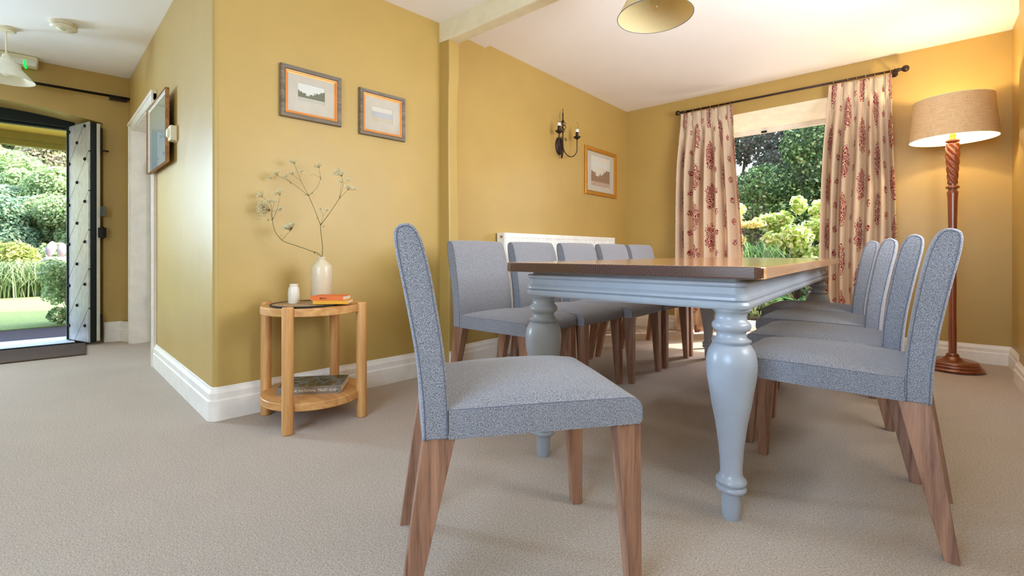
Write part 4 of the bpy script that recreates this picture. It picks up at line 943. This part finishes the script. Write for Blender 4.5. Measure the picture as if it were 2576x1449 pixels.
bm = NB(); lathe(bm, [(.236, 1.625), (.213, 1.905)], 72, cap=False); o = finish('lamp_shade', bm, shade_mat(), t, smooth=True)
bm = NB(); lathe(bm, [(.2345, 1.6255), (.2115, 1.9045)], 72, cap=False); finish('shade_lining', bm, plain('white_lining', rgb(244, 238, 224), .8), o, smooth=True)
bm = NB()
for rr, z in ((.236, 1.625), (.213, 1.905)): tube(bm, [(rr * math.cos(a), rr * math.sin(a), z) for a in [2 * PI * i / 64 for i in range(64)]], .002, 6, closed=True)
for k in range(3): tube(bm, [(.015 * math.cos(k * 2.09), .015 * math.sin(k * 2.09), 1.675), (.2125 * math.cos(k * 2.09), .2125 * math.sin(k * 2.09), 1.90)], .0018, 6)
finish('shade_ring', bm, M['cream'], o, smooth=True)
bm = NB(); lathe(bm, [(.013, 1.70), (.016, 1.72), (.029, 1.75), (.03, 1.765), (.022, 1.788), (0, 1.795)], 20, cap=False); finish('bulb', bm, emis('warm_bulb', (1, .78, .45), 14), t, smooth=True)
light('floor_lamp_bulb', 'POINT', (.2, 4.53, 1.80), (0, 0, 0), 24, (1.0, .80, .50), shadow_soft_size=.03)

# ================================================================ GARDEN
def ground_mat(name, cols, sc, bump=.6):
    m = Mt(name, cols[0], .95, spec=.1); v = m.coord(); a = m.noise(v, sc, 4, .7); b = m.noise(v, sc / 12, 3)
    m.base(m.mix(m.math('MULTIPLY', b, .4), m.ramp(a, [(.3, cols[0]), (.7, cols[1])]), cols[2])); m.bump(a, bump, .03); return m.m
G_lawn = ground_mat('lawn', (rgb(112, 134, 74), rgb(158, 168, 112), rgb(132, 146, 88)), 60)
G_path = ground_mat('tarmac', (rgb(66, 60, 64), rgb(104, 96, 100), rgb(80, 72, 78)), 90)
G_soil = ground_mat('soil', (rgb(60, 46, 34), rgb(96, 76, 56), rgb(60, 60, 34)), 40)
bm = NB(); prism(bm, [(-7.42, -12), (-6.1, -12), (-6.1, 12), (-7.42, 12)], -.12, -.02); struct('floor_path', bm, G_path, 'dark tarmac path outside the front door')
bm = NB(); prism(bm, [(-12.5, -12), (-7.42, -12), (-7.42, 12), (-12.5, 12)], -.12, -.01); struct('floor_lawn', bm, G_lawn, 'lawn beyond the path')
bm = NB(); prism(bm, [(-60, -40), (-12.5, -40), (-12.5, 60), (-60, 60)], -.12, -.015); struct('floor_bed', bm, G_soil, 'planting bed')
bm = NB(); prism(bm, [(-13.1, 5.45), (20, 5.45), (20, 40), (-13.1, 40)], -.14, -.04); struct('floor_garden', bm, G_soil, 'ground outside the dining window')
bm = NB(); prism(bm, [(-4, 5.5), (1.4, 5.5), (1.4, 6.35), (-4, 6.35)], -.14, -.02); struct('floor_patio', bm, plain('pale_paving', rgb(206, 196, 186), .9, bump=.5, bscale=20), 'pale paving outside the dining window')  # paving kept extra pale to bounce sun onto the window soffit
# hill
bm = NB(); NX, NY = 40, 40; hv = {}
rnd = random.Random(5)
for i in range(NX):
    for j in range(NY):
        x = -26 - 95 * i / (NX - 1); y = -35 + 90 * j / (NY - 1)
        z = -.3 + 30 * (min(1, (i / (NX - 1)) * 1.6)) ** 1.15 + 1.2 * math.sin(x * .25 + y * .13) + .8 * math.sin(y * .4)
        hv[i, j] = bm.verts.new((x, y, z if i else -1))
for i in range(NX - 1):
    for j in range(NY - 1): bm.faces.new((hv[i, j], hv[i + 1, j], hv[i + 1, j + 1], hv[i, j + 1]))
struct('hill', bm, ground_mat('hillside', (rgb(96, 110, 62), rgb(150, 150, 96), rgb(134, 116, 96)), 1.2), 'wooded hillside beyond the garden', smooth=True)

def leaf_cloud(name, blobs, n, size, mat, parent, seed, shell=.5, droop=0, aspect=1.6):
    rg = np.random.default_rng(seed); bl = np.array(blobs, float)   # cx cy cz rx ry rz
    w = bl[:, 3] * bl[:, 4] + bl[:, 4] * bl[:, 5] + bl[:, 3] * bl[:, 5]; idx = rg.choice(len(bl), n, p=w / w.sum()); B = bl[idx]
    d = rg.normal(size=(n, 3)); d /= np.linalg.norm(d, axis=1)[:, None]; rad = rg.uniform(shell, 1.05, n) ** .6
    c = B[:, :3] + d * B[:, 3:] * rad[:, None]
    nn = d * .7 + rg.normal(size=(n, 3)) * .6 + np.array([0, 0, .35]); nn /= np.linalg.norm(nn, axis=1)[:, None]
    a = np.cross(nn, rg.normal(size=(n, 3))); a /= np.linalg.norm(a, axis=1)[:, None]; a[:, 2] -= droop; b = np.cross(nn, a); b /= np.linalg.norm(b, axis=1)[:, None]
    s_ = size * rg.uniform(.6, 1.3, n)[:, None]
    L1 = a * s_ * aspect * .5; W1 = b * s_ * .5; fold = nn * s_ * .12
    V = np.stack([c - L1, c - L1 * .1 + W1 + fold, c + L1, c - L1 * .1 - W1 + fold], 1).reshape(-1, 3)
    me = bpy.data.meshes.new(name); me.vertices.add(n * 4); me.vertices.foreach_set('co', V.ravel())
    me.loops.add(n * 4); me.loops.foreach_set('vertex_index', np.arange(n * 4)); me.polygons.add(n)
    me.polygons.foreach_set('loop_start', np.arange(0, n * 4, 4)); me.polygons.foreach_set('loop_total', np.full(n, 4)); me.update(); me.validate()
    me.materials.append(mat); o = bpy.data.objects.new(name, me); COL.objects.link(o); o.parent = parent; return o
bark = plain('bark', rgb(78, 62, 50), .9, bump=.5, bscale=20)
def blobset(seed, n, sx, sy, sz, r, cz):
    g = random.Random(seed); return [(g.uniform(-sx, sx), g.uniform(-sy, sy), cz + g.uniform(-sz, sz), r * g.uniform(.7, 1.2), r * g.uniform(.7, 1.2), r * g.uniform(.6, 1.0)) for _ in range(n)]
def plant(name, label, cat, loc, blobs, n, size, mat, seed, branches=7, trunk=.05, group=None, part='foliage', shell=.5, aspect=1.6):
    t = thing(name, label, cat, loc, 0, group)
    leaf_cloud(part, blobs, n, size, mat, t, seed, shell, aspect=aspect)['kind'] = 'stuff'
    g = random.Random(seed); bm = NB()
    for b in g.sample(blobs, min(branches, len(blobs))):
        mid = Vector((b[0] * .4, b[1] * .4, b[2] * .45)); tube(bm, [(g.uniform(-trunk, trunk), g.uniform(-trunk, trunk), -.05), mid, (b[0], b[1], b[2])], [trunk, trunk * .6, trunk * .2], 6)
    finish('branch', bm, bark, t, smooth=True)
    return t
L_mid = leafmat('leaf_mid', [rgb(110, 140, 88), rgb(146, 172, 112), rgb(182, 200, 140), rgb(222, 214, 176)])
L_blue = leafmat('leaf_bluegreen', [rgb(70, 104, 80), rgb(110, 144, 112), rgb(150, 176, 136), rgb(196, 200, 160)])
L_dark = leafmat('leaf_dark', [rgb(38, 50, 46), rgb(60, 78, 62), rgb(92, 80, 76), rgb(100, 122, 104)], .5)
L_green = leafmat('leaf_green', [rgb(30, 60, 36), rgb(56, 98, 52), rgb(110, 150, 84), rgb(196, 214, 160)], .5)  # palest stop paints sunlit sparkle onto random leaves
L_lime = leafmat('leaf_lime', [rgb(120, 150, 60), rgb(180, 206, 100), rgb(236, 240, 190), rgb(252, 246, 226)], .6)
L_gold = leafmat('leaf_gold', [rgb(196, 190, 110), rgb(228, 220, 150), rgb(244, 240, 200)])
L_hedge = leafmat('leaf_hedge', [rgb(132, 150, 74), rgb(178, 184, 98), rgb(214, 208, 150)])
L_hill = leafmat('leaf_hill', [rgb(110, 130, 84), rgb(160, 160, 110), rgb(150, 130, 120), rgb(196, 186, 130)])
L_yel = leafmat('leaf_yellow', [rgb(196, 188, 110), rgb(222, 210, 130), rgb(150, 156, 90)])
# --- seen through the front door
plant('tree', 'large blue-green tree behind the hedge, left in the doorway', 'tree', (-19.5, .2, 0), blobset(1, 20, 1.6, 1.1, 1.0, .6, 1.5), 80000, .06, L_blue, 21, group='trees beyond the hedge')
plant('tree', 'pale green tree filling the middle of the doorway view', 'tree', (-22, 2.6, 0), blobset(2, 22, 1.8, 1.7, 1.3, .7, 1.8), 90000, .07, L_mid, 22, group='trees beyond the hedge')
plant('tree', 'broad leafy tree right behind the garden stones', 'tree', (-18.5, 2.4, 0), blobset(3, 16, 1.2, 1.0, .9, .55, 1.3), 70000, .055, L_mid, 23, group='trees beyond the hedge')
plant('tree', 'tall feathery tree below the hillside', 'tree', (-27, .6, 0), blobset(4, 22, 2.0, 2.6, 1.6, 1.0, 2.6), 80000, .09, L_mid, 24, group='trees beyond the hedge')
plant('tree', 'yellow flowering tree at the left of the doorway view', 'tree', (-30, -.5, .8), blobset(5, 10, 1.2, 1.0, 1.2, .8, 3.6), 30000, .09, L_yel, 25)
# hillside trees: one crown shape copied
src = None; g = random.Random(12)
bl = blobset(8, 7, 1.5, 1.5, .8, 1.1, 2.0)
vars_ = []
for k, mt_ in enumerate((L_hill, L_mid, leafmat('leaf_mauve', [rgb(140, 122, 120), rgb(170, 150, 140), rgb(150, 150, 110)]))):
    t = thing('hillside_tree', 'small rounded tree on the far hillside', 'tree', (0, 0, 0), 0, 'trees on the far hillside'); leaf_cloud('foliage', bl, 20000, .11, mt_, t, 40 + k, .6)['kind'] = 'stuff'; vars_.append(t)
k = 0
for i in range(46):
    x = -34 - 46 * g.random() ** .8; yc = -x * g.uniform(.005, .125)
    hz = -.3 + 30 * (min(1, ((-26 - x) / 95) * 1.6)) ** 1.15 + 1.2 * math.sin(x * .25 + yc * .13) + .8 * math.sin(yc * .4)
    t = vars_[i] if i < 3 else copy_tree(vars_[i % 3])
    t.location = (x, yc, hz - .8); s_ = g.uniform(.7, 1.25); t.scale = (s_, s_, s_ * g.uniform(.8, 1.1)); t.rotation_euler = (0, 0, g.uniform(0, 6))
# hedge, stones, lilies, shrub
plant('hedge', 'clipped yellow-green hedge across the garden', 'hedge', (-14.4, -.2, 0), [(g.uniform(-.1, .1), -3.0 + 3.85 * i / 11, .52 + g.uniform(-.05, .05), .3, .36, .5) for i in range(12)], 22000, .055, L_hedge, 31)
stm = plain('pale_granite', rgb(150, 136, 138), .9, bump=.6, bscale=14)
for i, (y, w_, h_, lab) in enumerate(((1.20, .085, .36, 'grey standing stone by the hedge end'), (1.385, .085, .32, 'rounded mauve-grey stone, middle of the three'), (1.575, .085, .32, 'grey stone partly behind the door leaf'))):
    bm = NB(); bmesh.ops.create_icosphere(bm, subdivisions=3, radius=1)
    for v in bm.verts:
        v.co *= 1 + .06 * math.sin(5 * v.co.x + i * 2) + .05 * math.cos(4 * v.co.z + i)
        v.co = Vector((v.co.x * w_ * .8, v.co.y * w_, v.co.z * h_ / 2 + (.02 * v.co.y)))
    tag(finish('garden_stone', bm, stm, smooth=True, loc=(-15.0, y, .72 + h_ / 2 + .002), rot=(R(-6 + 9 * i), 0, .4 * i)), lab, 'stone', 'stones on the garden wall')
bm = NB(); box(bm, -15.3, -14.8, 1.09, 3.5, -.05, .72); tag(finish('garden_wall', bm, plain('rubble', rgb(190, 172, 160), .95, bump=1, bscale=12), bevel=.05), 'low pale stone wall under the standing stones', 'garden wall')
def blades(name, label, cat, loc, n, h, spread, mat, seed, wid=.02, arch=.5, sxy=(.3, .3), group=None):
    rg = random.Random(seed); t = thing(name, label, cat, loc, 0, group); bm = NB()
    for i in range(n):
        a = rg.uniform(0, 2 * PI); bx_ = rg.gauss(0, sxy[0]); by = rg.gauss(0, sxy[1]); hh = h * rg.uniform(.6, 1.15); sp_ = spread * rg.uniform(.4, 1.2); pts = []
        dx, dy = math.cos(a), math.sin(a)
        for k in range(6):
            q = k / 5; pts.append(Vector((bx_ + dx * sp_ * q ** 1.5, by + dy * sp_ * q ** 1.5, hh * (math.sin(q * PI * (.5 + arch * .35)) if arch else q))))
        pv = None
        for k, p in enumerate(pts):
            w_ = wid * (1 - (k / 5) ** 2) + .001; s_ = Vector((-dy, dx, 0)) * w_; cur = (bm.verts.new(p + s_), bm.verts.new(p - s_))
            if pv: bm.faces.new((pv[0], pv[1], cur[1], cur[0]))
            pv = cur
    finish('blade', bm, mat, t, smooth=True)['kind'] = 'stuff'; return t
L_lily = leafmat('leaf_lily', [rgb(86, 112, 66), rgb(128, 148, 92), rgb(178, 186, 138)], .3)
for i, (x, y) in enumerate(((-12.9, .45), (-12.8, .95), (-12.9, 1.45), (-12.9, -.1))):
    blades('lily_clump', ['strap-leaved lily clump in the middle of the bed', 'strap-leaved lily clump left of the shrub', 'strap-leaved lily clump behind the shrub', 'strap-leaved lily clump at the left edge of the doorway'][i], 'plant', (x, y, -.02), 300, .62, .55, L_lily, 60 + i, .008, .95, (.2, .25), 'lily clumps in the garden bed')
plant('shrub', 'bushy stemmed shrub just outside beside the door leaf', 'shrub', (-7.62, .80, 0), [(random.uniform(-.2, .2), random.uniform(-.2, .3), .48 + random.uniform(-.24, .2), .13, .13, .14) for _ in range(26)], 8000, .026, L_mid, 71, branches=26, trunk=.006)
plant('ground_plant', 'low leafy plant at the foot of the shrub', 'plant', (-7.5, .66, 0), [(0, 0, .1, .1, .1, .09), (.03, .12, .12, .1, .1, .1)], 220, .045, L_mid, 72, branches=2, trunk=.006)
# --- seen through the dining window
L_grass = leafmat('leaf_grass', [rgb(44, 92, 50), rgb(92, 140, 78), rgb(150, 184, 120)], .5)
plant('tree', 'dark spreading tree with bare branches, upper left in the window', 'tree', (-3.3, 11.8, 0), blobset(14, 22, 2.0, 1.0, 1.5, .62, 3.2), 38000, .042, L_dark, 81, branches=20, trunk=.11)
plant('tree', 'green leafy tree filling the upper right of the window', 'tree', (-1.25, 10.2, 0), blobset(15, 20, .95, .8, 1.35, .5, 2.5), 46000, .042, L_green, 82, branches=9, trunk=.06)
plant('tree', 'dark green bush mass at the back of the window view', 'tree', (-2.4, 9.5, 0), blobset(16, 18, 1.6, .5, .65, .45, .95), 26000, .055, L_green, 83, branches=9, trunk=.04)
plant('tree', 'tall screen tree far behind the window shrubs', 'tree', (-3.8, 16.5, 0), blobset(17, 26, 4.6, 1.2, 2.6, 1.2, 3.0), 26000, .13, L_dark, 84, branches=10, trunk=.12)
plant('shrub', 'bright lime-leaved shrub in sunlight outside the window', 'shrub', (-1.22, 7.6, 0), blobset(18, 34, .46, .35, .55, .15, .80) + [(-.02, 0, 1.5, .10, .10, .14), (.22, 0, 1.4, .12, .1, .14), (-.2, 0, 1.3, .12, .1, .12)], 8500, .05, L_lime, 85, branches=18, trunk=.010, shell=.2)
plant('shrub', 'golden-leaved branches at the left edge of the window', 'shrub', (-1.98, 7.2, 0), [(.0, 0, 1.45, .16, .12, .10), (.16, 0, 1.22, .26, .12, .04), (-.1, .05, 1.3, .2, .14, .20), (.02, .05, 1.0, .12, .1, .09)], 900, .055, L_gold, 86, branches=4, trunk=.010, shell=.3)
blades('grass_clump', 'arching dark green grass clump under the window', 'plant', (-1.72, 7.2, -.04), 520, .88, .6, L_grass, 87, .006, .9, (.10, .10))
plant('ground_plant', 'low green leaves at the foot of the window view', 'plant', (-1.35, 6.6, 0), [(0, 0, .14, .3, .22, .14), (.45, .1, .14, .3, .2, .14)], 420, .09, L_green, 88, branches=2, trunk=.006)
